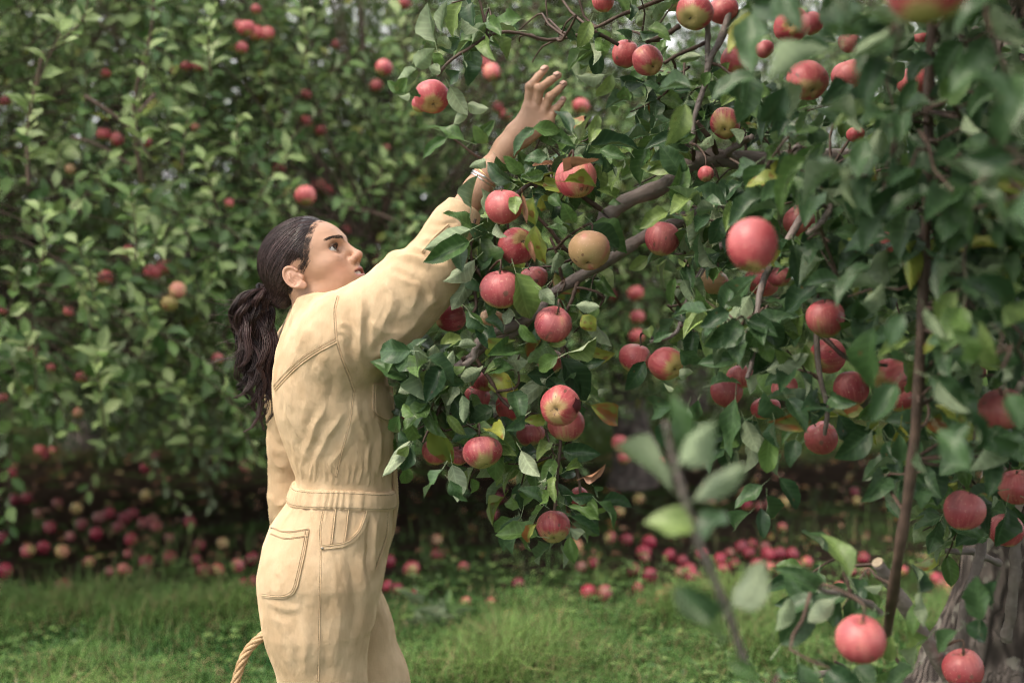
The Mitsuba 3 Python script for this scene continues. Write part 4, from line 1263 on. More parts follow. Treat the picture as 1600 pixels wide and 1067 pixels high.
# ---- eyes, teeth, brows, lashes
LOOK = unit(np.array([1.0, 0.02, 0.22]))
for s in (-1, 1):
    m = trimesh.creation.icosphere(subdivisions=4, radius=12.4)
    v = m.vertices
    c = np.array([EYE_C[0], s * EYE_C[1], EYE_C[2]])
    gaze = unit(LOOK * [1, 1, 1])
    ang = np.degrees(np.arccos(np.clip(v @ gaze / 12.4, -1, 1)))
    ec = np.repeat(np.array([[0.58, 0.55, 0.53]]), len(v), 0)
    ec[ang < 33] = (0.040, 0.022, 0.014)
    ec[ang < 14] = (0.004, 0.004, 0.004)
    ec[(ang > 28) & (ang < 33)] = (0.018, 0.011, 0.008)
    vv = v * (1 + 0.05 * np.exp(-(ang / 22) ** 2))[:, None] + c
    add('eye', (from_head(vv), m.faces), 'eye_material', person, smooth=True, color=ec)
    rs = np.random.RandomState(5)
    hairs = []
    for k in range(170):
        t = rs.rand()
        y0 = 10 + 37 * t
        z0 = 46.5 + 4.5 * math.sin(t * 2.2) + (rs.rand() - 0.5) * (8.5 - 5.2 * t) + 1.0 * t
        x0 = 93.5 - 0.010 * y0**2
        a = np.array([x0, s * y0, z0], float)
        b = a + np.array([-0.25 * (0.3 + t) * 8, s * (4 + 3 * t), 2.2 - 4.0 * t + rs.randn() * 0.6])
        # settle the hair on the skin
        for pt in (a, b):
            for _ in range(6):
                e = 0.5
                d0 = head_field(from_head(pt)[None].astype(np.float32))[0] * 1000
                pt[0] -= (d0 - 0.5) * 1.1
        hairs.append(tube(from_head(np.array([a, (a + b) / 2 + [0.4, 0, 0.3], b])), [0.00030, 0.00036, 0.00015], 3, cap=False))
    add('eyebrow', join(hairs), 'eyebrow_material', person, smooth=True)
    lashes = []
    for k in range(34):
        t = k / 33
        yy = -13 + 27 * t
        z = 28.2 + 6.7 * math.sqrt(max(0.02, 1 - (yy / 14.3) ** 2)) + 0.05 * yy
        base = np.array([EYE_C[0] + math.sqrt(max(30, 14.4**2 - yy**2 * 0.9 - 25)), s * (31.5 + yy), z])
        tipp = base + np.array([6.0, s * (yy * 0.22), 3.6 + rs.randn() * 0.4])
        lashes.append(tube(from_head(np.array([base, base + [3.4, s * yy * 0.09, 0.6], tipp])), [0.0005, 0.00042, 0.00015], 3, cap=False))
        if k % 2 == 0:
            zl = 28.2 - 4.2 * math.sqrt(max(0.02, 1 - (yy / 14.3) ** 2)) + 0.05 * yy
            bl = np.array([EYE_C[0] + math.sqrt(max(30, 14.2**2 - yy**2 * 0.9 - 16)), s * (31.5 + yy), zl])
            lashes.append(tube(from_head(np.array([bl, bl + [2.6, s * yy * 0.1, -1.6]])), [0.0002, 0.00008], 3, cap=False))
    add('eyelash', join(lashes), 'eyebrow_material', person, smooth=True)
tv = []
for k in range(10):
    a = (k - 4.5) * 0.155
    w = 4.4 if k in (4, 5) else 3.6
    b = trimesh.creation.icosphere(subdivisions=2, radius=1.0)
    v = np.sign(b.vertices) * np.abs(b.vertices) ** 0.7 * [1.6, w / 2 * 1.02, 4.6]
    ca, sa = math.cos(a), math.sin(a)
    v = np.stack([v[:, 0] * ca - v[:, 1] * sa, v[:, 0] * sa + v[:, 1] * ca, v[:, 2]], 1) + [71 + 25.5 * ca, 25.5 * sa, -33.5]
    tv.append((from_head(v), b.faces))
add('teeth', join(tv), 'tooth', person, smooth=True)
m = trimesh.creation.icosphere(subdivisions=3)
add('mouth_inside', (from_head(m.vertices * [11, 20, 5.5] + [84, 0, -33.4]), m.faces), 'dark_mouth', person, smooth=True)
m = trimesh.creation.icosphere(subdivisions=2)
ear_pt = np.array([-2.8, -78.0, -20.5])
k = add('earring', (from_head(m.vertices * [2.3, 2.0, 2.3] + ear_pt), m.faces), 'gold', person, smooth=True)
tag(k, 'small gold stud in the ear lobe')

# ---- hair
TIE = np.array([-92.0, 0.0, -2.0])


def hairline(z, ya):
    return np.interp(z, [-70, -20, 10, 22, 36, 51, 66, 84, 96, 130], [-46, -34, -24, 25, 33, 41, 48, 58, 66, 72]) + np.clip(30 - ya, 0, 30) * 0.14


def hair_edge(q):
    """Positive inside the hairline, in mm."""
    ya = np.abs(q[:, 1])
    front = hairline(q[:, 2], ya) - q[:, 0]
    over_ear = q[:, 2] - np.interp(q[:, 0], [-60, -44, -30, -22, -6, 14, 30], [-66, -52, -18, 12, 31, 30, 16])
    return np.minimum(front, over_ear)


def hair_field(p):
    q = to_head(p)
    qq = q.copy()
    qq[:, 1] = np.abs(qq[:, 1])
    d = skull(qq)
    e = hair_edge(q)
    # strands run back to the tie: ridges across that direction
    c = np.array([-8, 0, 45.0])
    dv = unit(q - c)
    t = unit(TIE - c)
    ref = unit(np.cross(t, [0, 1, 0]))
    ref2 = np.cross(t, ref)
    ang = np.arctan2(dv @ ref2, dv @ ref)
    far = np.arccos(np.clip(dv @ t, -1, 1))
    ridge = meshkit.noise(np.stack([ang * 16, far * 1.2, 0 * ang], 1), 3) + 0.6 * meshkit.noise(np.stack([ang * 40, far * 1.8, 0 * ang], 1), 4)
    thick = 8.5 * bump(e, 0, 30) - 1.6 + 1.1 * (ridge - 0.8) * bump(e, 0, 10)
    knot = ell(q, (-88, 0, -4), (22, 24, 26))
    d = smin(d - thick, knot, 16)
    return np.maximum(d, -e * 0.8) / 1000.0


cv, cf = surface(hair_field, HC + [-.15, -.12, -.10], HC + [.10, .13, .16], 0.0019)
ccol = np.array([0.017, 0.011, 0.0115]) * (0.8 + 0.5 * meshkit.noise(to_head(cv) / 3.0, 8))[:, None]
add('hair', (relax(cv, cf, 1), cf), 'hair_material', person, smooth=True, color=ccol)

rs = np.random.RandomState(12)
cen = np.array([-8, 0, 45.0])


def on_hair(dirs):
    """The hair's surface along directions from the head's middle."""
    t = np.full(len(dirs), 60.0)
    for _ in range(26):
        d = hair_field(from_head(cen + dirs * t[:, None]).astype(np.float32)) * 1000
        t -= np.clip(d, -12, 12) * 0.8
    return cen + dirs * t[:, None]


strands, scol = [], []
tdir = unit(TIE - cen)
starts = []
while len(starts) < 900:
    d = unit(rs.randn(3))
    if d @ tdir > 0.75 or (d[1] > 0.35 and rs.rand() < 0.7):
        continue
    s = np.array([cen + d * 85.0])
    e = hair_edge(s)[0]
    if e < -1 or (e > 30 and rs.rand() < 0.45):
        continue
    starts.append(d)
starts = np.array(starts)
n = 10
om = np.arccos(np.clip(starts @ tdir, -1, 1))
paths = []
for i in range(n):
    f = i / (n - 1) * 0.93
    d = (np.sin((1 - f) * om)[:, None] * starts + np.sin(f * om)[:, None] * tdir) / np.sin(om)[:, None]
    paths.append(on_hair(unit(d)) + unit(d) * (0.5 + 0.5 * rs.rand(len(d), 1)))
paths = np.stack(paths, 1)
for k in range(len(paths)):
    w = paths[k].copy()
    w[1:-1] += rs.randn(n - 2, 3) * 0.35
    r = 0.00022 + 0.00042 * rs.rand()
    v, f = tube(from_head(spline(w, 16)), r * np.concatenate([[0.3, 0.7], np.ones(13), [0.8]]), 4, cap=False)
    strands.append((v, f))
    tone = np.array([0.040, 0.024, 0.025]) * (0.5 + 2.0 * rs.rand() ** 2)
    scol.append(np.repeat(tone[None], len(v), 0))
# short fine hairs that break up the hairline, swept back into the rest
made = 0
while made < 420:
    z = -10 + 112 * rs.rand()
    yy = rs.choice([-1, -1, -1, 1]) * (66 * rs.rand() ** 0.6 if z > 66 else 50 + 22 * rs.rand())
    a = np.array([hairline(z, abs(yy)) + 7 * rs.rand() ** 1.5 - 2, yy, z])
    for _ in range(8):
        d0 = head_field(from_head(a)[None].astype(np.float32))[0] * 1000
        a = a - unit(a - cen) * (d0 - 0.4) * 0.9
    if not (-9 < hair_edge(a[None])[0] < 4):
        continue
    made += 1
    ln = 16 + 22 * rs.rand()
    d = unit(TIE - a + rs.randn(3) * 14)
    w = np.array([a + d * ln * t for t in np.linspace(0, 1, 7)])
    for _ in range(5):
        d0 = np.minimum(hair_field(from_head(w).astype(np.float32)), head_field(from_head(w).astype(np.float32))) * 1000
        w -= unit(w - cen) * (d0 - (0.3 + 0.5 * np.linspace(0, 1, 7)))[:, None] * 0.8
    v, f = tube(from_head(spline(w, 10)), np.linspace(0.00012, 0.00034, 10), 3, cap=False)
    strands.append((v, f))
    scol.append(np.repeat([[0.034, 0.021, 0.020]], len(v), 0))
# loose fine hairs at the temple and the nape
for k in range(46):
    nape = k % 3 == 0
    if nape:
        a = np.array([-38 + 14 * rs.rand(), -52 - 8 * rs.rand(), -40 - 30 * rs.rand()])
        step = np.array([-3.0, -1.0, -6.0])
    else:
        z = 18 + 70 * rs.rand()
        a = np.array([hairline(z, 60.0) - 5, -60 + 14 * (z > 60), z])
        step = np.array([2.2 * rs.rand() - 0.4, -0.3, -3.2 * rs.rand() - 0.4])
    pts = [a]
    cur = rs.randn(3) * 0.7
    for _ in range(6):
        pts.append(pts[-1] + step + cur + rs.randn(3) * 0.7)
        cur = cur * 0.6 + rs.randn(3) * 0.9
    w = np.array(pts)
    for _ in range(5):
        d0 = head_field(from_head(w).astype(np.float32)) * 1000
        w[:, 1] += (d0 - 1.0) * 0.8
    v, f = tube(from_head(spline(w, 14)), 0.00013, 3, cap=False)
    strands.append((v, f))
    scol.append(np.repeat([[0.03, 0.018, 0.016]], len(v), 0))
v, f = join(strands)
k = add('hair__strands', (v, f), 'hair_material', person, smooth=True, color=np.vstack(scol))
tag(k, kind='stuff')

tie = P(409, 452, 0.03).astype(float)
line = spline(np.array([P(412, 450, .025), P(398, 464, .035), P(394, 500, .04), P(402, 550, .03), P(400, 605, .02), P(393, 672, .015)], float), 40)
width = np.interp(np.linspace(0, 1, 40), [0, .07, .2, .45, .7, .88, 1], [.013, .024, .040, .044, .040, .032, .014])
locks, lcol = [], []
i39 = np.arange(40)
for c in range(30):                                 # wavy locks, each a bundle of hairs
    a0, rr = 2.4 * c + rs.rand() * 0.5, math.sqrt((c + 0.5) / 30)
    end = 0.80 + 0.20 * rs.rand() if c % 4 else 0.50 + 0.30 * rs.rand()
    m = 32
    s = np.linspace(0, end, m)
    cc = np.stack([np.interp(s * 39, i39, line[:, q]) for q in range(3)], 1)
    w = np.interp(s * 39, i39, width)
    ph, fr = rs.rand() * 6.28, 13 + 6 * rs.rand()
    amp = bump(s, 0.06, 0.35) * (0.16 + 0.14 * rs.rand())
    x = (math.cos(a0) * rr * 0.92 + amp * np.sin(s * fr + ph)) * w
    yv = (math.sin(a0) * rr * 0.85 + amp * np.cos(s * fr + ph)) * w
    curl = bump(s, end - 0.18, end) * 0.020
    ctr = cc + np.stack([x + curl * np.sin(s * 26 + ph), yv, curl * np.cos(s * 26 + ph) - curl * 0.4], 1)
    shade = 0.55 + 0.9 * rs.rand()
    tw = rs.rand() * 6.28
    for h in range(46):
        b0, br = rs.rand() * 6.28, math.sqrt(rs.rand())
        rad = np.interp(s / end, [0, .12, .5, .85, 1], [.25, .8, 1.0, .8, .30]) * 0.0105
        an = b0 + s * 3 + tw
        pts = ctr + np.stack([np.cos(an) * br * rad, np.sin(an) * br * rad, 0 * s], 1)
        pts[0] = tie + rs.randn(3) * 0.004
        pts[1:] += 0.0007 * rs.randn(m - 1, 3) * 0.6
        e2 = m if rs.rand() < 0.7 else int(m * (0.75 + 0.25 * rs.rand()))
        r = 0.00078 * (0.6 + 0.8 * rs.rand())
        v, f = tube(pts[:e2], r * np.interp(np.linspace(0, 1, e2), [0, .1, .7, 1], [.8, 1, .9, .2]), 3, cap=False)
        locks.append((v, f))
        tone = np.array([0.050, 0.0275, 0.0275]) * shade * (0.6 + 0.9 * rs.rand() ** 2)
        lcol.append(np.repeat(tone[None], len(v), 0))
for k in range(26):                                 # flyaway hairs
    s0 = 0.15 + 0.75 * rs.rand()
    a = line[int(s0 * 39)] + np.array([(rs.rand() - 0.5) * 0.07, -0.02, 0])
    sx = -1 if rs.rand() < 0.75 else 1
    pts = a + np.array([[0, 0, 0], [sx * .015, -.004, -.012], [sx * (.03 + .02 * rs.rand()), -.004, -.02 + .03 * rs.rand()], [sx * (.045 + .05 * rs.rand()), 0, -.02 + .04 * rs.rand()]])
    v, f = tube(spline(pts, 14), 0.00035, 3, cap=False)
    locks.append((v, f))
    lcol.append(np.repeat([[0.05, 0.028, 0.024]], len(v), 0))
# the long wisp blown out to the left
for k in range(14):
    o = rs.randn(3) * 0.003
    pts = spline(np.array([P(378, 545, 0), P(366, 558, 0), P(352, 560, 0), P(338, 561 + k * 0.4, 0), P(322 + 6 * rs.rand(), 563 + k * 0.5, 0)], float) + o, 16)
    v, f = tube(pts, 0.0006 * np.linspace(1, .3, 16), 3, cap=False)
    locks.append((v, f))
    lcol.append(np.repeat([[0.035, 0.020, 0.018]], len(v), 0))
v, f = join(locks)
k = add('ponytail', (v, f), 'hair_material', person, smooth=True, color=np.vstack(lcol))
tag(k, 'long wavy dark brown ponytail')
ring = tie + 0.0135 * np.stack([0 * np.linspace(0, 6.28, 20), np.cos(np.linspace(0, 6.28, 20)), np.sin(np.linspace(0, 6.28, 20))], 1)
axis = unit(line[2] - line[0])
u1 = unit(np.cross(axis, [0, 1, 0]))
u2 = np.cross(axis, u1)
th = np.linspace(0, 2 * np.pi, 22)
add('hair_tie', tube(tie + 0.012 * (np.cos(th)[:, None] * u1 + np.sin(th)[:, None] * u2), 0.0045, 7, 0.2, cap=False), 'hair_tie_cloth', person)

# ---- jumpsuit
tv_, tf_ = surface(top_field, (P(395, 470)[0], PD - .27, P(500, 925)[2]), (P(760, 320)[0], PD + .31, P(500, 290)[2]), 0.0036)
tv_ = relax(tv_, tf_, 2)
lab_ = trimesh.graph.connected_component_labels(trimesh.Trimesh(tv_, tf_, process=False).edges, node_count=len(tv_))
big_ = np.bincount(lab_).argmax()
tf_ = tf_[lab_[tf_[:, 0]] == big_]
_k, _inv = np.unique(tf_, return_inverse=True)
tv_, tf_ = tv_[_k], _inv.reshape(-1, 3)
nn = normals_of(tv_, tf_)
disp = fold_lines(tv_, nn, TOP_FOLDS) * 0.00088 + 0.0050 * (meshkit.fbm(tv_ * [13, 13, 8], 3, 40) - 0.5) + 0.0010 * (1 - 2 * np.abs(meshkit.fbm(np.stack([tv_[:, 0] * 26 + tv_[:, 2] * 14, tv_[:, 1] * 12, tv_[:, 2] * 9 - tv_[:, 0] * 6], 1), 2, 43) - 0.5) * 2) + 0.002 * (meshkit.fbm(tv_ * 40, 2, 41) - 0.5)
pxv, pyv, _ = project(tv_)
disp *= np.where(pxv > 464, 0.15 + 0.85 * bump(tv_[:, 2], WAIST + 0.004, WAIST + 0.022), 1)
tv_ = tv_ + nn * disp[:, None]
suit = person + '__jumpsuit'
uv_, uf_ = surface(trouser_field, (P(395, 900)[0] - .03, PD - .27, .02), (P(720, 1400)[0] + .05, PD + .29, WAIST + .02), 0.0048)
uv_ = relax(uv_, uf_, 2)
un = normals_of(uv_, uf_)
disp = fold_lines(uv_, un, TROUSER_FOLDS) * 0.0010 + 0.005 * (meshkit.fbm(uv_ * [12, 12, 7], 3, 50) - 0.5) + 0.0016 * (1 - 4 * np.abs(meshkit.fbm(np.stack([uv_[:, 0] * 22 - uv_[:, 2] * 6, uv_[:, 1] * 14, uv_[:, 2] * 6 + uv_[:, 0] * 4], 1), 2, 53) - 0.5)) + 0.0016 * (meshkit.fbm(uv_ * 42, 2, 51) - 0.5)
uv_ = uv_ + un * disp[:, None]
add('jumpsuit', (tv_, tf_), 'denim', person, smooth=True)
add('trousers', (uv_, uf_), 'denim', suit, smooth=True)
tag(suit, 'pale yellow denim jumpsuit with long sleeves')

from scipy.spatial import cKDTree


class Drape:
    """Finds the cloth surface that faces the camera side under a line drawn on it."""

    def __init__(self, v, f):
        n = normals_of(v, f)
        s = n[:, 1] < -0.05
        self.v, self.n = v[s], n[s]
        x, y, w = project(self.v)
        self.tree = cKDTree(np.stack([x, y], 1))

    def __call__(self, pts, lift=0.0):
        pts = np.atleast_2d(pts)
        d, i = self.tree.query(pts, k=9)
        y = self.v[i][:, :, 1]
        near = y < y.min(1, keepdims=True) + 0.02
        w = near / (d + 0.6) ** 2
        w /= w.sum(1, keepdims=True)
        yy = (y * w).sum(1)
        n = unit((self.n[i] * w[..., None]).sum(1))
        return np.array([at(a, b, c) for (a, b), c in zip(pts, yy)]) + n * lift


top_d, trs_d = Drape(tv_, tf_), Drape(uv_, uf_)


def seam(drape, pts, r=0.0011, n=30, lift=0.0006, name='seam', stitch=True):
    """A felled seam: a rolled edge of cloth, and beside it a dark tube painted as its shadow line."""
    q = spline(np.array(pts, float), n)
    t = unit(np.gradient(q, axis=0))
    off = np.stack([-t[:, 1], t[:, 0]], 1) * (r / 0.0013) * 1.0
    rows = []
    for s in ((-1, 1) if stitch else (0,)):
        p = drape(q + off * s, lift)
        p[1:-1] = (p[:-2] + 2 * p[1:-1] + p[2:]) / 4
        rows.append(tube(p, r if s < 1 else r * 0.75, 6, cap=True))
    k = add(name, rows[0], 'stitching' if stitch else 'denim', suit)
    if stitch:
        add('seam_shade', rows[1], 'seam_shade', suit)  # dark tube, the painted shadow beside the rolled edge
    return k


def patch(drape, outline, name, lift=0.0036, step=3.0, label=None):
    """A sewn-on pocket: the region inside an outline, lifted off the cloth and closed at its edge."""
    from shapely import Polygon, Point, prepare
    poly = Polygon(outline)
    x0, y0, x1, y1 = poly.bounds
    nx, ny = int((x1 - x0) / step) + 2, int((y1 - y0) / step) + 2
    ring = np.array([poly.exterior.interpolate(t, normalized=True).coords[0] for t in np.linspace(0, 1, 90)[:-1]])
    inner = poly.buffer(-step * 0.7)
    gp = [(x0 + i * step, y0 + j * step) for i in range(nx) for j in range(ny) if inner.contains(Point(x0 + i * step, y0 + j * step))]
    allp = np.vstack([ring, gp])
    from scipy.spatial import Delaunay
    tri = Delaunay(allp).simplices
    cent = allp[tri].mean(1)
    tri = tri[[poly.contains(Point(*c)) for c in cent]]
    a, b, c = allp[tri[:, 0]], allp[tri[:, 1]], allp[tri[:, 2]]
    cr = (b[:, 0] - a[:, 0]) * (c[:, 1] - a[:, 1]) - (b[:, 1] - a[:, 1]) * (c[:, 0] - a[:, 0])
    tri[cr > 0] = tri[cr > 0][:, ::-1]
    v = drape(allp, lift)
    k = len(v)
    sk = drape(ring, -0.002)
    m = len(ring)
    j = np.arange(m)
    f = np.vstack([tri, np.stack([j, (j + 1) % m, (j + 1) % m + k], 1), np.stack([j, (j + 1) % m + k, j + k], 1)])
    kk = add(name, (np.vstack([v, sk]), f), 'denim', suit, smooth=35)
    if label:
        tag(kk, label)
    return kk


# waistband: an elastic band with gathers, all the way round
th = np.linspace(0, 2 * np.pi, 240, endpoint=False)
wb = []
for t in np.linspace(0, 1, 9):
    e = np.sin(np.pi * t)
    yaw = math.radians(10)
    row = []
    for a in th:
        ca, sa = math.cos(a), math.sin(a)
        rr = (abs(ca) ** 2.35 + abs(sa) ** 2.35) ** (-1 / 2.35)
        lx, ly = ca * rr, sa * rr
        # higher at the back, dipping to the front, seen a little from above
        ztop = WAIST + 0.021 + 0.000 * lx
        slope = -0.013 * (lx * 0.5 + 0.5)
        z = ztop + slope + (0.011 * (1 - lx * lx) * (ly < 0) if abs(lx) < 1 else 0) + (t - 1) * 0.037
        a_, b_ = float(_ax(z)), float(_bx(z))
        g = 0.0045 + 0.0035 * e**0.4 + 0.0012 * math.sin(a * 46 + 3 * math.sin(a * 7)) * (1 if lx < 0.35 else 0.25)
        x, yq = lx * (a_ + g), ly * (b_ + g)
        row.append((float(_cx(z)) + x * math.cos(yaw) - yq * math.sin(yaw), PD + x * math.sin(yaw) + yq * math.cos(yaw), z))
    wb.append(row)
wb = np.array(wb)
m = len(th)
j = np.arange(m)
bfaces = []
for i in range(8):
    a, b, c, d = i * m + j, i * m + (j + 1) % m, (i + 1) * m + (j + 1) % m, (i + 1) * m + j
    bfaces += [np.stack([a, b, c], 1), np.stack([a, c, d], 1)]
inner = wb[[8, 0]].copy()
for r in range(2):
    cc = inner[r].mean(0)
    inner[r] = cc + (inner[r] - cc) * [0.94, 0.94, 1]
o = 9 * m
bfaces += [np.stack([8 * m + j, 8 * m + (j + 1) % m, o + (j + 1) % m], 1), np.stack([8 * m + j, o + (j + 1) % m, o + j], 1),
           np.stack([o + m + j, o + m + (j + 1) % m, (j + 1) % m], 1), np.stack([o + m + j, (j + 1) % m, j], 1)]
k = add('waistband', (np.vstack([wb.reshape(-1, 3), inner.reshape(-1, 3)]), np.vstack(bfaces)), 'denim', suit, smooth=50)
tag(k, 'gathered elastic waistband')
band_d = Drape(*join([(wb.reshape(-1, 3), np.vstack(bfaces[:16]))]))
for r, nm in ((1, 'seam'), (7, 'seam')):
    add('seam_shade', tube(np.vstack([wb[r], wb[r][:1]]) + 0.0, 0.0010, 5, cap=False), 'seam_shade', suit)  # the same painted shade line along both waistband edges

# pockets
patch(trs_d, [(424, 823), (449, 831), (484, 826), (476, 870), (466, 915), (460, 927), (446, 934), (420, 934), (409, 931), (406, 905), (412, 855)], 'back_pocket', label='square patch pocket on the seat')
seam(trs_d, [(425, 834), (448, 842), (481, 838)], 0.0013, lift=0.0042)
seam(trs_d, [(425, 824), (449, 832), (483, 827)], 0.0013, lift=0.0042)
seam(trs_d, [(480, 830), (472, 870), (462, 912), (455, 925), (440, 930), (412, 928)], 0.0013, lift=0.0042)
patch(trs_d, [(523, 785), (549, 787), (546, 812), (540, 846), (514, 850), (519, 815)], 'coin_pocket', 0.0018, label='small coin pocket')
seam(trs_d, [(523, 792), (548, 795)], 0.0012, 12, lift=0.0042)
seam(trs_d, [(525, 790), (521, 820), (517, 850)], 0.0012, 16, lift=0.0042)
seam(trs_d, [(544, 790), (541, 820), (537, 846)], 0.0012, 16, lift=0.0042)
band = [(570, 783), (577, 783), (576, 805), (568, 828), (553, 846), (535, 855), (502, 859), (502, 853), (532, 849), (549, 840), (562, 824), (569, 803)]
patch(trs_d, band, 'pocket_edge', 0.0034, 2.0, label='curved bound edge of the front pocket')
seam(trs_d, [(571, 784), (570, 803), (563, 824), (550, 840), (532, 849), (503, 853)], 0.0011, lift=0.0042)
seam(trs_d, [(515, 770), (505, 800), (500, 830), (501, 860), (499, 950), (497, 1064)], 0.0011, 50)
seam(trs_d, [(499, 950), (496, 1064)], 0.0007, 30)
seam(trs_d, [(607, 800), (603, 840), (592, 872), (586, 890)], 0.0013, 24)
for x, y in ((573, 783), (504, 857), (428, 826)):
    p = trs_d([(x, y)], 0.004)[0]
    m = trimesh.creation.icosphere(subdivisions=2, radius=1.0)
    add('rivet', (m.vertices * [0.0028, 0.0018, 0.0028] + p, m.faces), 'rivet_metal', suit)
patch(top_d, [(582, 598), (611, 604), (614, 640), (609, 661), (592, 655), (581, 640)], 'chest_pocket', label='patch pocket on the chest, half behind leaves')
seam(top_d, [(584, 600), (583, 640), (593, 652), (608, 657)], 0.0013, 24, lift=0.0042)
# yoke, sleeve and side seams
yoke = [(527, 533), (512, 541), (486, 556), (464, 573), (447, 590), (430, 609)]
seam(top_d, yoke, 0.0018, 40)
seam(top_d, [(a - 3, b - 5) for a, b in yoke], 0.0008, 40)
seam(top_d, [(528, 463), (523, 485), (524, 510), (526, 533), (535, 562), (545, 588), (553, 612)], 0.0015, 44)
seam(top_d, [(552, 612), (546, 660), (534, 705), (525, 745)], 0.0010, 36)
# cuff and its opening
cuff_c, cuff_a = P(724, 326, -.13).astype(float), unit(P(728, 320, -.13).astype(float) - P(710, 350, -.135).astype(float))
u1 = unit(np.cross(cuff_a, [0, 1, 0.1]))
u2 = np.cross(cuff_a, u1)
th = np.linspace(0, 2 * np.pi, 60, endpoint=False)
prof = [(-.042, .0355), (-.040, .0372), (-.020, .0355), (0.000, .0340), (.004, .0330), (.004, .0295), (-.02, .030)]
cvv = np.array([cuff_c + cuff_a * h + (np.cos(t) * u1 + np.sin(t) * u2) * (r * (1 + 0.03 * math.sin(3 * t + 1))) for h, r in prof for t in th])
j = np.arange(60)
cff = np.vstack([np.vstack([np.stack([i * 60 + j, (i + 1) * 60 + (j + 1) % 60, i * 60 + (j + 1) % 60], 1), np.stack([i * 60 + j, (i + 1) * 60 + j, (i + 1) * 60 + (j + 1) % 60], 1)]) for i in range(len(prof) - 1)])
k = add('cuff', (cvv, cff), 'denim', suit, smooth=40)
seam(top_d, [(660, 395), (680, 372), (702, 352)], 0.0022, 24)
# fly placket at the front
k = add('placket', tube(np.array([at(a, b, PD - 0.02 + 0.01 * i) for i, (a, b) in enumerate([(613, 690), (616, 745), (618, 785), (612, 830), (602, 868)])]), [.006, .0075, .0078, .007, .004], 8), 'denim', suit)

# shoes
for L in (LEG_R, LEG_L):
    c = P(L[-1][0], 1440, L[-1][3]).astype(float)
    c[2] = 0.0

    def shoe(p, c=c):
        d = smin(ell(p, c + [.05, 0, .035], (.135, .046, .045)), ell(p, c + [-.02, 0, .07], (.06, .042, .07)), .03)
        return smax(d, -(p[:, 2] - 0.022), .004)
    v, f = surface(shoe, c + [-.13, -.07, 0.0], c + [.22, .07, .17], 0.006)
    add('shoe', (relax(v, f, 1), f), 'shoe_leather', person)
    v, f = surface(lambda p, c=c: smax(ell(p, c + [.05, 0, .02], (.142, .051, .06)), np.abs(p[:, 2] - .0125) - .0105, .003), c + [-.13, -.07, -.004], c + [.22, .07, .04], 0.005)
    add('shoe__sole', (v, f), 'shoe_rubber', person)

# bracelets
bc, ba = P(757, 278, HAND).astype(float), unit(P(765, 268, HAND).astype(float) - P(745, 297, HAND).astype(float))
u1 = unit(np.cross(ba, [0, 1, 0.05]))
u2 = np.cross(ba, u1)
th = np.linspace(0, 2 * np.pi, 48)
for q, (off, r, wd) in enumerate([(0.0, .0272, .0024), (-.007, .0276, .0016), (.005, .0270, .0011)]):
    tl = 0.22 * (q - 1)
    lp = bc + ba * off + np.array([(np.cos(t) * u1 + np.sin(t) * u2) * r + ba * tl * 0.010 * math.cos(t) for t in th])
    k = add('bracelet', tube(lp, wd, 7, cap=False), 'silver' if q != 2 else 'gold', person)
    tag(k, ['wide silver bangle', 'thin silver bangle nearer the sleeve', 'fine gold chain bracelet'][q])

# ---- basket in her other hand
basket = key('wicker_basket')
tag(basket, 'wicker basket with a twisted cane handle held behind the leg, only its handle in view', 'basket')
bx = GRIP.astype(float) + np.array([-0.005, 0.0, -0.34])
arch = spline(np.array([bx + [-.135, 0, .02], bx + [-.137, 0, .12], bx + [-.128, 0, .19], bx + [-.100, 0, .264], bx + [-.047, 0, .312], bx + [0.005, 0, .338], bx + [.055, 0, .32], bx + [.105, 0, .24], bx + [.135, 0, .13], bx + [.14, 0, .02]]), 90)
tt = unit(np.gradient(arch, axis=0))
A = np.repeat([[0, 1.0, 0]], 90, 0)
B = np.cross(tt, A)
for k in range(5):
    ph = np.arange(90) * 0.42 + k * 1.2566
    add('handle_cane', tube(arch + 0.0066 * (np.cos(ph)[:, None] * A + np.sin(ph)[:, None] * B), 0.0048, 7), 'wicker', basket)
for row in range(11):
    z = -0.19 + row * 0.019
    a_, b_ = 0.115 + 0.0024 * row, 0.085 + 0.002 * row
    ph = np.linspace(0, 2 * np.pi, 121)
    wv = 0.004 * np.sin(ph * 15 + (row % 2) * np.pi)
    add('weave', tube(bx + np.stack([(a_ + wv) * np.cos(ph), (b_ + wv) * np.sin(ph), z + 0 * ph], 1), 0.0095 if row < 10 else 0.012, 6, cap=False), 'wicker', basket)
m = trimesh.creation.cylinder(radius=1.0, height=0.008, sections=32)
add('bottom', (m.vertices * [.115, .086, 1] + bx + [0, 0, -.192], m.faces), 'wicker', basket)

# ------------------------------------------------------------------ the near apple tree
near = key('near_apple_tree')
tag(near, 'near fruiting apple tree with grey trunk at lower right, bough reaching left across the view', 'tree')
WOOD = []                                         # (points, radius) of everything a twig can grow from


def limb(pts, r0, r1, mat='limb_bark', n=26, sides=10, rough=0.12, name='branch', seed=0, wob=0.0):
    """A limb through (photo x, photo y, distance) points."""
    p = spline(np.array([at(*q) for q in pts]), n)
    if wob:
        p = p + wob * (meshkit.fbm(np.stack([p * 14, p * 14 + 9, p * 14 + 17]), 2, seed).T - 0.5)
    rr = np.linspace(r0, r1, n) * (1 + 0.10 * np.sin(np.arange(n) * 1.3 + seed))
    k = add(name, tube(p, rr, sides, rough, seed), mat, near)
    WOOD.append((p, rr))
    return k


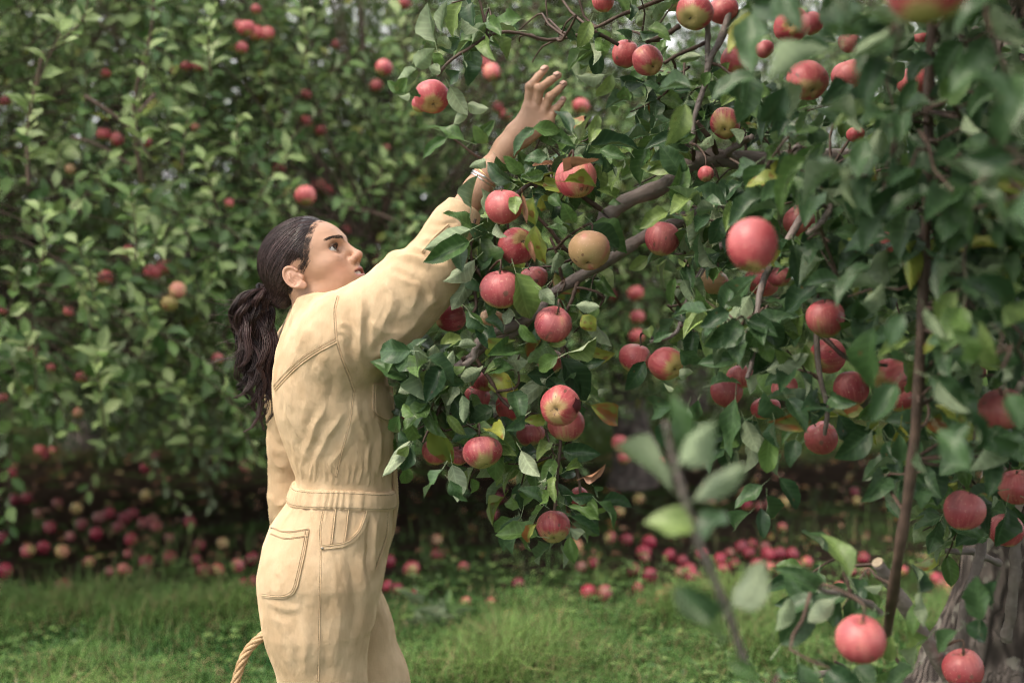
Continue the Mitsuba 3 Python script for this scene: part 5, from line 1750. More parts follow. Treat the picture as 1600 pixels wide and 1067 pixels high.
def trunk_mesh():
    p = spline(np.array([at(1470, 1345, 3.75), at(1512, 1180, 3.72), at(1565, 1030, 3.68), at(1600, 900, 3.64), at(1632, 700, 3.6), at(1640, 450, 3.55), at(1600, 250, 3.5), at(1560, 60, 3.45), at(1540, -200, 3.4)]), 90)
    n = len(p)
    r = np.interp(np.linspace(0, 1, n), [0, .08, .2, .32, .5, .75, 1], [.36, .25, .19, .160, .135, .10, .06])
    v, f = tube(p, r, 48)
    c = np.repeat(p, 48, 0)
    w = v[:n * 48]
    d = unit(w - c)
    ang = np.tile(np.arange(48) / 48 * 2 * np.pi, n)
    s = np.repeat(np.linspace(0, 1, n), 48)
    ridge = 0.030 * (meshkit.fbm(np.stack([np.cos(ang) * 3.2, np.sin(ang) * 3.2, s * 5], 1), 3, 3) - 0.5) * 2
    plates = 0.012 * (np.abs(meshkit.fbm(w * [26, 26, 8], 3, 5) - 0.5) * 4)
    root = 0.09 * np.clip(1 - s / 0.16, 0, 1) * np.cos(ang * 4 + 0.6)
    v[:n * 48] = w + d * (ridge + plates + root)[:, None]
    WOOD.append((p, r))
    return v, f


add('trunk', trunk_mesh(), 'bark', near)
limb([(1605, 300, 3.5), (1450, 262, 3.35), (1300, 246, 3.2), (1190, 252, 3.1), (1112, 247, 3.03), (1080, 254, 3.0), (1040, 288, 2.97), (985, 312, 2.95), (948, 338, 2.95)], .0235, .0155, n=50, rough=.16, seed=1)
limb([(948, 338, 2.95), (930, 366, 2.96), (915, 395, 2.97)], .017, .008, n=12, seed=14)
limb([(1640, 430, 3.5), (1420, 350, 3.3), (1250, 300, 3.15), (1130, 322, 3.05), (1040, 355, 2.98), (998, 375, 2.94), (958, 402, 2.92), (905, 433, 2.9), (860, 462, 2.89), (812, 513, 2.88), (770, 535, 2.87), (738, 556, 2.86), (705, 585, 2.85), (690, 640, 2.84)], 0.0175, .0065, n=70, rough=.16, seed=2)
limb([(860, 462, 2.89), (835, 490, 2.86), (790, 512, 2.85), (762, 522, 2.84), (745, 540, 2.84)], .011, .009, n=20, rough=.35, seed=3, wob=.012)
limb([(758, 520, 2.84), (742, 545, 2.83), (738, 560, 2.83), (722, 572, 2.83)], .009, .006, n=16, rough=.4, seed=4, wob=.012)
# upper twigs
for pts, r0, r1 in (
        ([(1150, -60, 2.95), (1142, 20, 2.93), (1128, 62, 2.92), (1110, 92, 2.9), (1100, 139, 2.9), (1088, 180, 2.9), (1080, 225, 2.9)], .0085, .0050),
        ([(1104, 20, 2.9), (1104, 60, 2.9), (1102, 100, 2.9)], .0065, .0050), ([(1136, 49, 2.93), (1150, 62, 2.93), (1170, 95, 2.93)], .004, .003),
        ([(1110, 100, 2.9), (1125, 105, 2.9), (1150, 122, 2.88)], .0035, .0025), ([(1075, -20, 2.9), (1024, 4, 2.9), (975, 25, 2.88), (926, 45, 2.86)], .0050, .0035),
        ([(926, 48, 2.86), (945, 58, 2.88), (966, 70, 2.9)], .0042, .0040), ([(1062, 40, 2.92), (1040, 55, 2.91), (1012, 67, 2.9)], .0058, .0045), ([(1104, 66, 2.92), (1070, 80, 2.91), (1038, 98, 2.9)], .0045, .0035),
        ([(926, 46, 2.86), (880, 60, 2.84), (830, 58, 2.82), (770, 55, 2.80), (728, 78, 2.78), (700, 100, 2.77), (684, 122, 2.77)], .0036, .0030),
        ([(1090, 190, 2.9), (1108, 215, 2.92), (1120, 240, 2.98)], .0050, .0060), ([(1084, 200, 2.9), (1086, 222, 2.93), (1085, 250, 2.98)], .0045, .0055),
        ([(1150, 250, 3.05), (1140, 238, 3.0), (1160, 222, 2.96), (1174, 214, 2.92)], .0085, .0065), ([(850, 300, 2.92), (810, 275, 2.9), (762, 251, 2.88), (735, 238, 2.86), (708, 218, 2.85)], .0040, .0022),
        ([(940, 330, 2.94), (900, 300, 2.93), (850, 285, 2.92), (815, 300, 2.9), (790, 340, 2.88)], .0055, .0040), ([(915, 395, 2.97), (890, 400, 2.92), (860, 360, 2.9), (830, 330, 2.89)], .0055, .0035),
        ([(905, 433, 2.9), (900, 452, 2.88), (893, 470, 2.87), (880, 490, 2.86)], .0050, .0038), ([(880, 440, 2.9), (870, 400, 2.88), (860, 370, 2.88)], .0040, .0028),
        ([(812, 513, 2.88), (790, 480, 2.86), (765, 450, 2.85), (735, 400, 2.84), (745, 340, 2.84)], .0050, .0028), ([(745, 450, 2.85), (745, 480, 2.84), (730, 500, 2.84)], .0035, .003),
        ([(866, 470, 2.9), (880, 540, 2.88), (880, 600, 2.86), (875, 690, 2.86), (871, 750, 2.86), (866, 800, 2.86)], .0050, .0032), ([(884, 640, 2.88), (890, 690, 2.88), (902, 730, 2.88), (905, 775, 2.88)], .0040, .0030),
        ([(738, 556, 2.86), (760, 590, 2.85), (790, 630, 2.84), (830, 660, 2.84)], .0050, .0030), ([(705, 585, 2.85), (690, 610, 2.84), (683, 640, 2.83), (662, 690, 2.82)], .0042, .0025), ([(690, 620, 2.84), (720, 650, 2.84), (750, 680, 2.84)], .0042, .0030),
        ([(700, 590, 2.85), (665, 580, 2.84), (630, 590, 2.84)], .0040, .0022), ([(1190, 300, 3.05), (1100, 420, 2.95), (1070, 480, 2.9), (1058, 515, 2.88), (1040, 528, 2.87), (1015, 535, 2.86)], .0065, .0035),
        ([(1300, 260, 2.9), (1260, 330, 2.7), (1200, 420, 2.6), (1185, 480, 2.55), (1180, 540, 2.5), (1165, 590, 2.48)], .0085, .0040), ([(1185, 480, 2.55), (1160, 510, 2.52), (1130, 530, 2.5)], .0040, .0022),
        ([(1420, 340, 2.9), (1350, 420, 2.7), (1300, 460, 2.65), (1275, 520, 2.6), (1290, 640, 2.6), (1290, 680, 2.6)], .0080, .0040), ([(1275, 520, 2.6), (1330, 560, 2.55), (1390, 570, 2.5)], .0050, .0030),
        ([(1330, 315, 2.5), (1345, 328, 2.5), (1352, 332, 2.5)], .0080, .0075), ([(1245, 228, 2.45), (1232, 262, 2.42), (1212, 292, 2.4)], .0085, .0070), ([(1300, 310, 2.3), (1285, 345, 2.25), (1262, 362, 2.22)], .0060, .0040),
        ([(1240, 1058, 2.6), (1275, 1056, 2.62), (1310, 1050, 2.65), (1345, 1068, 2.7), (1400, 1085, 2.8)], .0060, .0085), ([(1310, 1050, 2.65), (1318, 1040, 2.64), (1305, 1032, 2.62)], .0040, .0025),
        ([(1375, 958, 2.3), (1345, 940, 2.25), (1328, 930, 2.2), (1290, 922, 2.15), (1268, 912, 2.1)], .0065, .0035), ([(1330, 932, 2.2), (1322, 905, 2.2), (1315, 880, 2.2)], .0035, .0022),
        ([(1544, 793, 3.0), (1535, 850, 2.98), (1512, 930, 2.95), (1499, 985, 2.95), (1490, 1080, 3.0)], .011, .010), ([(1590, 830, 2.9), (1585, 900, 2.9), (1575, 1000, 2.95)], .012, .012),
        ([(1560, 880, 3.2), (1530, 868, 3.1), (1498, 862, 3.05), (1478, 860, 3.05)], .009, .006)):
    limb(pts, r0, r1, 'twig_bark' if r0 < .006 else 'limb_bark', 22, 7, .15, 'twig' if r0 < .006 else 'branch', len(WOOD), .014)
# shoots in front
limb([(1462, -40, 2.15), (1452, 120, 2.15), (1450, 250, 2.15), (1442, 470, 2.15), (1432, 650, 2.17), (1418, 780, 2.2), (1402, 880, 2.25), (1385, 1000, 2.4)], .0080, .0088, 'twig_bark', n=40, seed=31)
k = limb([(1500, 1100, 2.5), (1475, 1045, 2.5), (1420, 955, 2.45), (1388, 905, 2.42), (1372, 880, 2.4)], .0145, .0105, n=20, seed=32)
tag(k, 'cut grey branch stub pointing up and left at the lower right')
c, d = at(1371.5, 879, 2.4), unit(at(1372, 880, 2.4) - at(1388, 905, 2.42))
m = trimesh.creation.cylinder(radius=0.0098, height=0.002, sections=18)
m.apply_transform(trimesh.geometry.align_vectors([0, 0, 1], d))
add(k.split('__')[1] + '__cut_end', (m.vertices + c + d * 0.001, m.faces), 'cut_wood', near)
limb([(1215, 1150, 1.6), (1170, 1050, 1.55), (1135, 950, 1.5), (1092, 850, 1.46), (1066, 765, 1.44), (1050, 705, 1.43), (1040, 660, 1.42)], .0055, .0030, n=30, seed=33, sides=9)

# ---- apples on it: photo x, y, radius, kind, calyx direction, label
A = 'apple'
NEAR_APPLES = [
    (675, 152, 27, 0, (.12, -.75, -.6), 'crimson apple hanging alone at the tip of the upper left twig, calyx showing'), (656, 163, 14, 1, (-.5, 0, -1), 'small reddish apple half hidden behind the one at the upper left twig tip'),
    (977, 85, 22, 0, (-.3, .3, -1), 'left of the two touching crimson apples on the bare upper twig'), (1012, 95, 25.5, 0, (.25, -.6, -.5), 'right of the two touching crimson apples on the bare upper twig'),
    (1085, 20, 29, 1, (-.35, -.7, -.6), 'red apple with a dark calyx at the top edge, left of its darker neighbour'), (1130, 16, 24, 0, (.5, .5, -1), 'dark red apple at the top edge, tucked behind the lighter one'),
    (1152, 94, 25, 0, (.3, -.4, -.9), 'pinkish red apple right of the hanging bare twig'), (1195, 77, 15, 0, (.6, .1, -1), 'pale red apple mostly hidden behind a blurred leaf, right of the hanging twig'),
    (1133, 193, 26, 1, (-.1, -.75, -.5), 'red apple hanging just above the main bough, calyx dead centre'), (942, 1, 19, 0, (0, 0, -1), 'apple cut off by the top edge above the thin bare twig'),
    (900, 279, 33, 0, (.15, -.3, -.9), 'crimson apple under a curled dry brown leaf, right of the wrist'), (787, 323, 31, 0, (.1, .2, -1), 'bright pinkish red apple just right of the cuff'),
    (808, 384, 29, 0, (.4, -.8, .35), 'darker red apple right below the bright one by the cuff'), (921, 391, 33, 2, (-.1, -.5, -.85), 'greenish russet apple hanging under the bough, the only green one'),
    (1035, 373, 28.5, 0, (-.2, .1, -1), 'pinkish red apple above the bend of the lower bough'), (704, 495, 25.5, 0, (-.85, -.4, -.25), 'red apple just below the sleeve elbow'),
    (864, 508, 31, 0, (-.3, .5, -.8), 'large pale rosy apple over the leaves in the middle of the bough'), (875, 634, 32.5, 0, (-.25, -.9, -.15), 'rosy apple with a dark bruise on its right side, upper of a touching pair'),
    (885, 663, 29, 1, (.1, .1, -1), 'apple half hidden directly under the bruised one'), (754, 706, 30.5, 1, (.2, -.35, -1), 'red apple at the bottom of the leaf cluster by the hip'),
    (830, 679, 21, 1, (.2, 0, -1), 'shaded brownish red apple right of the lowest cluster apple'), (865, 822, 26.5, 1, (0, -.6, -.8), 'lowest apple, red with a green base, on the hanging twig'),
    (905, 776, 16, 0, (.8, 0, -.6), 'small red apple peeping from leaves above the lowest apple'), (875, 793, 10, 1, (0, 0, -1), 'tiny apple between leaves just above the lowest apple'),
    (782, 452, 33, 1, (0, .3, -1), 'brownish red apple deep behind the dark leaf below the cuff'), (768, 502, 20, 2, (0, .2, -1), 'shaded green apple beside the one below the elbow'),
    (833, 436, 22, 1, (.4, .3, -1), 'apple behind leaves left of the green apple and lower'), (755, 598, 20, 1, (.3, -.3, -1), 'orange-red apple in the leaves above the lower cluster'),
    (745, 622, 22, 1, (-.3, .2, -1), 'shaded apple behind the orange-red one in the lower cluster'), (797, 636, 23, 1, (.2, 0, -1), 'red apple behind the yellow-green leaf in the lower cluster'),
    (680, 706, 22, 1, (-.3, .2, -1), 'shaded apple behind the hanging yellow-green leaf'), (716, 712, 17, 1, (-.2, .2, -1), 'apple squeezed left of the bottom cluster apple'),
    (638, 648, 12, 0, (-.5, 0, -1), 'dark red apple in the leaf gap by the chest pocket'), (860, 565, 20, 1, (.2, .2, -1), 'apple behind the bright leaf pair, above the bruised apple'),
    (992, 560, 27, 1, (-.4, .1, -1), 'left of the paired pinkish apples under the bough, a leaf across it'), (1041, 568, 29, 1, (.5, -.7, -.4), 'right of the paired pinkish apples under the bough, calyx at its right'),
    (1175, 384, 44, 0, (-.15, -.4, -1), 'large vivid red apple with a leaf notch cut across its top'), (1249, 346, 26, 0, (.4, .2, -1), 'pinkish apple upper right of the large vivid one'),
    (1115, 440, 24, 2, (-.3, .2, -1), 'russet brown apple below left of the large vivid one'), (1190, 441, 26, 0, (-.4, .1, -1), 'speckled red apple just under the large vivid one'), (1218, 432, 18, 1, (.5, .1, -1), 'apple right of the speckled one under the large vivid apple'),
    (1103, 272, 13, 0, (0, -.5, -1), 'small pink apple peeping out just under the main bough'),
    (1290, 497, 33, 1, (.2, .3, -1), 'brownish orange apple above the round pink one at right'), (1293, 556, 30, 0, (-.8, -.4, -.2), 'round bright pink apple in the open at right'),
    (1135, 612, 26, 0, (-.3, .3, -1), 'pink apple behind a drooping leaf, left of the hanging cluster'), (1157, 588, 22, 0, (.2, 0, -1), 'red apple right behind the drooping-leaf one'), (1196, 638, 22, 1, (.2, 0, -1), 'orange apple low in the hanging leaf cluster'),
    (1226, 606, 21, 0, (.5, .2, -1), 'dark red apple right of the hanging leaf cluster'), (1283, 684, 27, 0, (.5, .2, -1), 'red apple at the bottom of the right-hand cluster above the alley'), (1330, 608, 30, 0, (.2, -.2, -1), 'pink apple left of the long blurred leaf'),
    (1391, 590, 31, 0, (-.6, -.6, -.3), 'bright pink apple with pale calyx beside the upright shoot'), (1407, 624, 22, 1, (.3, 0, -1), 'orange-red apple just behind the upright shoot'),
    (1380, 381, 20, 0, (.3, 0, -1), 'pink apple seen through leaves left of the upright shoot'), (1337, 210, 14, 0, (.2, 0, -1), 'pink apple glimpsed high left of the upright shoot'),
    (1237, 40, 27, 0, (-.2, -.9, -.2), 'pale pink apple with visible calyx at upper right, blurred leaf below it'), (1268, 37, 19, 0, (.4, .2, -1), 'red apple touching the pale pink one at upper right'),
    (1327, 66, 18, 0, (.3, .2, -1), 'crimson apple beside the light blurred leaf at upper right'), (1262, 127, 33, 0, (.1, -.7, -.6), 'salmon pink apple with a leaf stub over its calyx at upper right'),
    (1327, 117, 27, 0, (.3, .2, -1), 'blurred coral red apple right of the salmon pink one'), (1428, 128, 26, 0, (.2, .2, -1), 'dark red blurred apple under the huge apple at the top'),
    (1450, -18, 62, 1, (0, -.1, -1), 'huge out of focus orange-red apple at the top edge'), (1437, 60, 13, 0, (0, 0, -1), 'small red blur right under the huge top apple'), (1436, 272, 12, 0, (0, 0, -1), 'red apple glimpsed by the upright shoot, halfway up'),
    (1540, 412, 17, 0, (.3, .2, -1), 'dark red apple under the pale leaf near the right edge'), (1530, 582, 11, 0, (0, 0, -1), 'red glimpse of an apple left of the big dark one at right edge'),
    (1567, 640, 38, 0, (.1, .2, -1), 'big shaded crimson apple near the right edge'), (1590, 760, 31, 0, (.2, .2, -1), 'shaded apple cut by the right edge above the trunk'), (1571, 828, 28, 0, (-.1, .1, -1), 'clean red apple hanging right in front of the trunk top'),
    (1507, 797, 34, 0, (-.2, .1, -1), 'red apple broken up by leaves left of the trunk top'), (1345, 1000, 42, 0, (0, .2, -1), 'large red apple low at the right with a leaf over its top'), (1505, 1046, 34, 0, (.1, .2, -1), 'dark crimson apple at the bottom edge before the trunk')]
APPLE_AT = []
rs = np.random.RandomState(9)
for n, (px, py, r, kind, down, lab) in enumerate(NEAR_APPLES):
    D = float(np.clip(FPX * 0.0375 / r, 1.4, 3.05))
    if px < 1000 or (px < 1160 and py < 240):
        D = float(np.clip(D, 2.74, 2.95)) + (0.06 if r < 24 else 0)
    if px > 1480 and py > 600:
        D = min(D, 2.75)
    if r < 22 and px > 1000:
        D = 2.75 + 0.004 * (22 - r)
    c = at(px, py, D)
    APPLE_AT.append((px, py, r, D))
    rad = r * D / FPX * 1.03
    dn = unit(np.array(down))
    apple(c, rad, dn, kind, lab, None, 1 + 5 * n, detail=True, spin=rs.rand() * 6)
    if (px, py) == (875, 634):                                   # a dark bruise on one side
        d0 = unit(np.array([0.80, -0.58, 0.08]))
        e1 = unit(np.cross(d0, [0, 0, 1.0]))
        e2 = np.cross(d0, e1)
        bv, bf_ = [d0 * 1.0], []
        for q_ in range(3):
            for k_ in range(14):
                an = 0.11 * (q_ + 1) * (1 + 0.22 * math.sin(k_ * 2.3 + 1))
                bv.append(d0 * math.cos(an) + (e1 * math.cos(k_ * 0.4488) + e2 * math.sin(k_ * 0.4488)) * math.sin(an))
        for k_ in range(14):
            bf_.append([0, 1 + k_, 1 + (k_ + 1) % 14])
            for q_ in range(2):
                o_, w_ = 1 + 14 * q_, 15 + 14 * q_
                bf_ += [[o_ + k_, w_ + k_, w_ + (k_ + 1) % 14], [o_ + k_, w_ + (k_ + 1) % 14, o_ + (k_ + 1) % 14]]
        add('bruise', (c + np.array(bv) * rad * 1.022, np.array(bf_)), 'bruise_material', max((k_ for k_ in labels if labels[k_].get('label') == lab), key=len))
    top = c - dn * rad * 0.9
    i = min(range(len(WOOD)), key=lambda w: ((WOOD[w][0] - top) ** 2).sum(1).min())
    q = WOOD[i][0][((WOOD[i][0] - top) ** 2).sum(1).argmin()]
    if 0.01 < np.linalg.norm(q - top) < 0.22 and q[2] > c[2]:                     # the spur that carries it
        p = spline(np.array([q, (q * 0.6 + top * 0.4) + [0, 0, 0.015], top + [0, 0, 0.02], top - [0, 0, 0.004]]), 10)
        lx, ly, lw = project(p)
        if not any((np.hypot(lx[:8] - o[0], ly[:8] - o[1]) < o[2] * 0.95).any() and lw.min() < o[3] for o in [(a_[0], a_[1], a_[2], FPX * 0.0375 / a_[2]) for a_ in NEAR_APPLES]):
            add('spur', tube(p, np.linspace(.0032, .0018, 10), 5), 'twig_bark', near)
APPLE_ARR = np.array(APPLE_AT)

# ---- leaves one can pick out: crop scale and corner, then base x, y, tip x, y, width, kind (T top, U underside, Y yellowing, B brown-patched, C dry curled), distance
CROPS = [
    (2.965, 600, 160, 2.765, '''375 180 205 95 75 T|290 165 165 250 60 T|400 190 515 85 60 T|480 190 415 120 60 T|700 120 580 235 75 T|830 150 690 150 80 T|690 120 820 130 70 T|870 140 800 10 75 T|905 180 945 55 75 U|950 190 1005 50 60 T
955 200 1186 185 80 T|590 370 460 300 80 T|650 330 560 260 60 T|680 370 800 340 80 Y|760 250 650 260 70 T|740 370 860 410 65 Y|830 380 985 375 55 Y|830 330 995 245 45 C|790 290 680 280 45 C|405 490 405 330 80 U|400 545 315 480 85 U|480 520 490 400 110 U
400 590 195 690 95 U|395 645 205 720 95 T|480 600 390 580 75 T|610 440 605 512 62 T|640 430 662 560 28 C|690 440 690 570 78 Y|700 570 715 765 95 Y|680 640 692 735 32 C|810 700 785 780 55 U|930 590 1115 668 120 T|850 610 760 560 60 T|790 790 895 885 95 B
430 630 505 840 115 T|420 730 290 870 85 U|410 800 312 955 95 U|430 850 515 910 75 T|640 770 530 800 85 T|610 790 690 1015 135 T|720 870 790 930 65 U|390 960 465 1060 75 T|470 920 560 960 45 T|890 940 995 950 50 U|920 985 975 1060 75 Y|830 560 870 600 50 T
560 340 650 400 60 T|740 330 640 350 55 T|600 350 560 420 55 T|660 480 560 440 40 T|820 480 760 420 60 T|860 460 900 540 70 T|880 560 830 480 70 T|520 560 560 640 60 U|740 460 800 520 50 T|1080 430 1010 400 50 T|1100 470 1040 440 45 T|700 300 620 330 60 T
520 250 570 330 55 T|470 270 420 300 50 U|840 240 780 330 60 T|870 250 930 210 40 U|1000 220 1110 250 60 T|1020 250 1070 350 60 T|1100 300 1030 380 60 T'''),
    (2.54, 600, 460, 2.79, '''345 70 380 168 75 T|110 255 155 165 65 T|165 315 212 195 52 U|210 305 285 230 55 U|295 205 370 190 50 U|465 265 565 272 72 U|415 250 490 165 38 Y|690 240 562 250 105 T|690 245 600 300 70 T|655 205 727 170 58 T|725 232 862 185 75 T|700 250 822 425 115 T|640 350 722 360 50 T
645 335 503 452 75 U|415 312 532 405 92 Y|432 450 328 512 88 T|408 550 535 600 82 T|200 490 265 682 95 Y|640 490 580 505 52 Y|820 440 970 512 85 B|545 620 608 740 66 U|850 402 886 378 36 U|60 480 28 565 55 T|98 490 135 605 62 T|105 580 0 722 52 U|95 600 48 650 45 T|78 680 92 765 58 T
105 605 72 705 62 T|140 342 58 392 52 U|165 330 130 405 62 T|38 400 115 452 62 T|240 350 188 402 62 T|282 345 258 442 52 U|310 400 322 502 42 U|620 780 645 820 40 T|632 840 562 918 55 T|606 912 542 990 48 B|702 845 690 790 48 U|738 795 835 805 52 T|730 840 855 885 38 T|740 880 882 942 36 T
850 825 952 902 62 T|738 930 805 966 52 U|792 725 878 700 48 C|652 700 638 765 38 T|682 722 658 805 40 T|760 650 722 700 42 T|832 762 878 802 44 T|820 815 845 868 40 T|700 730 620 750 40 T|720 700 790 650 40 T|340 520 260 560 50 T|520 560 470 480 60 T|560 480 500 540 50 T
320 300 400 300 60 U|380 300 300 340 55 U|220 440 160 520 45 U|250 480 320 560 40 T|180 430 100 470 50 T|120 480 60 440 50 T|60 540 100 600 45 T|150 280 80 330 50 U|350 180 300 140 50 U|480 120 500 60 60 U|400 100 480 140 55 T|540 120 600 200 55 T'''),
    (2.963, 380, 0, 2.78, '''890 195 835 35 100 U|918 150 932 5 55 U|1072 105 1000 -15 85 U|1092 140 1000 98 62 U|1000 172 972 92 45 U|1002 180 900 242 75 T|1050 240 1132 148 95 T|870 222 828 198 45 U|800 312 865 238 85 U|800 322 718 395 75 U|742 432 665 378 45 T|792 402 798 475 55 T|858 312 925 330 55 U
1020 280 1062 395 85 T|1002 330 932 372 75 T|958 402 1032 535 85 U|1040 482 1130 512 62 U|1032 500 985 575 55 U|735 335 718 295 28 U|760 360 700 440 55 T|850 260 790 280 50 U|960 230 900 170 60 U|1060 200 1120 90 60 U|930 300 880 250 55 T|770 430 720 460 45 U'''),
    (2.667, 900, 0, 2.86, '''60 90 15 195 65 T|78 170 135 205 55 T|150 312 98 415 58 T|185 330 272 352 78 T|200 358 182 425 45 T|215 368 222 428 45 T|120 312 -5 348 62 U|168 90 182 155 52 U|290 60 290 135 52 U|268 130 330 150 40 T|330 92 392 -5 72 U|230 20 242 65 40 T|735 40 625 132 72 U|522 232 425 252 40 U
280 350 365 372 42 T|482 382 405 372 45 T|640 262 608 305 42 T|690 342 615 428 72 T|600 432 665 402 40 T|280 610 60 608 62 T|472 622 300 672 85 T|432 692 265 705 62 T|480 552 285 602 65 T|140 700 118 625 40 T|190 742 212 650 45 T|470 482 428 562 62 U|540 462 520 505 45 T|70 932 205 1030 105 T
550 340 610 420 60 T|570 560 500 640 50 U|420 600 490 560 55 T|360 570 430 520 55 U|230 170 200 120 45 T|400 150 350 110 45 T|60 180 100 270 50 U|250 100 320 60 50 U|640 540 700 600 55 U|500 440 430 430 50 T|560 300 520 360 45 T|140 560 60 640 55 T|230 640 180 560 50 T'''),
    (2.963, 940, 400, 2.75, '''225 382 210 308 55 T|238 400 315 350 42 T|200 488 118 625 85 T|362 442 472 502 95 T|358 560 415 532 55 U|290 590 342 632 24 U|435 195 500 365 150 T|690 100 568 232 82 U|340 100 308 235 55 T|380 110 430 220 60 U|580 260 710 242 65 U|560 60 480 120 70 T'''),
    (2.963, 940, 400, 2.45, '''1022 120 825 235 115 T|740 300 852 422 95 T|640 470 448 492 75 T|505 600 632 540 92 T|620 660 578 935 105 T|750 630 832 812 115 T|782 820 758 1015 95 T|900 850 868 952 80 T|760 530 955 470 85 U|1060 650 1150 692 75 T|1100 740 1205 855 105 T|1100 310 1155 372 75 T|560 420 660 330 80 T|720 330 690 440 90 T|800 430 900 500 70 T|680 560 700 620 60 U|860 700 960 640 60 T'''),
    (2.963, 940, 400, 1.95, '''1265 330 1178 645 165 T|1363 590 1250 760 115 T|1240 40 1060 190 110 T|1300 120 1200 300 95 U'''),
    (2.286, 940, 600, 1.43, '''250 380 38 162 85 U|262 250 300 55 105 T|282 280 395 162 115 U|330 412 525 290 85 U|330 520 175 458 115 T|350 565 432 438 115 T|468 790 606 668 145 U|382 862 242 728 75 U|405 840 330 735 75 T|470 1010 480 970 55 U|420 930 405 860 60 U|460 1000 560 1060 70 T'''),
    (2.286, 940, 600, 2.1, '''765 800 650 660 85 T|790 780 640 790 90 T|640 930 770 770 120 T|830 770 740 850 70 U|620 880 690 760 60 U'''),
    (2.9075, 1200, 700, 2.9, '''790 270 665 215 62 T|785 300 672 282 38 T|790 310 658 358 62 T|780 330 738 475 75 T|810 310 872 432 75 T|830 125 745 80 45 T|850 200 760 150 50 T|900 190 830 240 60 T|920 260 990 250 55 T|840 420 890 470 40 T'''),
    (2.9075, 1200, 700, 2.15, '''370 590 290 350 110 T|300 470 380 580 60 U|220 640 65 540 85 T|240 660 60 740 100 T|370 650 100 800 120 T|400 660 430 570 80 T|520 620 440 640 45 U|680 660 700 520 105 T|690 650 700 800 50 U|700 700 640 840 90 T|510 760 380 780 80 T|480 740 420 830 100 T|960 780 940 600 120 T|900 800 1000 870 110 T|860 830 720 920 90 T
730 860 600 960 100 T|560 850 530 1000 80 T|400 990 480 1067 100 T|100 1040 30 1000 45 T|60 1067 110 1010 40 T|660 1000 540 1060 80 T|1040 600 960 740 80 T'''),
    (2.667, 1200, 0, 1.6, '''250 215 -40 310 110 U|350 230 525 135 65 U|90 60 30 -40 90 T|940 10 1062 205 95 U|560 100 420 30 90 U|60 -20 130 110 90 T'''),
    (2.667, 1200, 0, 2.0, '''470 540 425 705 75 U|520 560 450 640 80 T|330 350 240 420 90 T|640 560 760 700 100 T|450 640 350 820 110 T|230 600 60 720 90 T|160 660 10 860 95 T|380 700 260 860 90 U|820 480 880 570 60 U|500 460 560 400 80 T|800 620 690 680 80 T|600 700 520 860 100 T|860 760 1030 960 110 T|900 560 1050 620 90 T|700 760 790 930 60 U|330 430 380 560 45 U|400 520 500 450 80 T|560 640 640 760 90 T|720 420 830 330 110 T|880 330 1000 420 90 T|700 250 560 330 110 T|620 330 540 460 60 T|760 900 860 1040 100 T|500 900 380 1040 100 T|330 800 420 900 90 T'''),
    (2.963, 1250, 380, 1.8, '''830 140 1040 330 130 T|760 330 1000 390 120 T|580 300 660 440 55 U|600 620 820 740 130 T|640 640 760 800 60 U|780 830 640 980 90 T|640 860 780 1040 110 T|480 330 400 470 100 T|540 960 560 1060 50 U|900 560 830 440 90 T|700 400 830 560 110 T|420 480 520 560 70 T|780 760 900 1000 60 T|960 700 1037 860 110 T|880 900 1030 980 110 T''')]
L = Leaves()
rs = np.random.RandomState(21)
KIND = {'T': 0, 'U': 0, 'Y': 1, 'B': 2, 'C': 3}
for sc, ox, oy, D, text in CROPS:
    for row in text.replace('\n', '|').split('|'):
        w = row.split()
        bx0, by0, tx0, ty0, wd = (float(q) for q in w[:5])
        d0 = D + 0.07 * rs.randn()
        tilt = 0.30 * rs.randn()
        ln = math.hypot(tx0 - bx0, ty0 - by0) / sc * D / FPX
        if ln < 0.052 and w[5] != 'C':
            tilt += math.copysign(math.sqrt(max(0, 0.055**2 - ln**2)) / ln * 0.5, rs.randn())
        a = at(ox + bx0 / sc, oy + by0 / sc, d0)
        b = at(ox + tx0 / sc, oy + ty0 / sc, d0 + tilt * ln)
        for apx, apy, ar, ad in APPLE_ARR:                           # a leaf beside an apple passes in front of it
            mx, my = ox + (bx0 + tx0) / 2 / sc, oy + (by0 + ty0) / 2 / sc
            rad = ar * ad / FPX
            if math.hypot(mx - apx, my - apy) < ar * 1.1 and abs(d0 - ad) < 0.4 and d0 > ad - rad - 0.015:
                s = ad - rad - 0.025 - d0
                if math.hypot(mx - apx, my - apy) < ar * 0.62 or w[5] == 'C':
                    a, b = a + [0, s, 0], b + [0, s, 0]
        axis = b - a
        face = unit(EYE - a) * (-1 if w[5] == 'U' else 1)
        side = unit(np.cross(axis, face))
        nrm = unit(face + side * 0.55 * rs.randn() + np.array([0, 0, 0.25 if w[5] != 'U' else -0.15]))
        width = wd / sc * D / FPX / 0.92 * (0.75 if w[5] == 'C' else 1)
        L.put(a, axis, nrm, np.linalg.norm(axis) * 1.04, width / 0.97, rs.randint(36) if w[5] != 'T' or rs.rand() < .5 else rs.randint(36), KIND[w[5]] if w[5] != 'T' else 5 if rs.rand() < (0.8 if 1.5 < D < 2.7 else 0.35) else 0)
hand_rows = L.array()

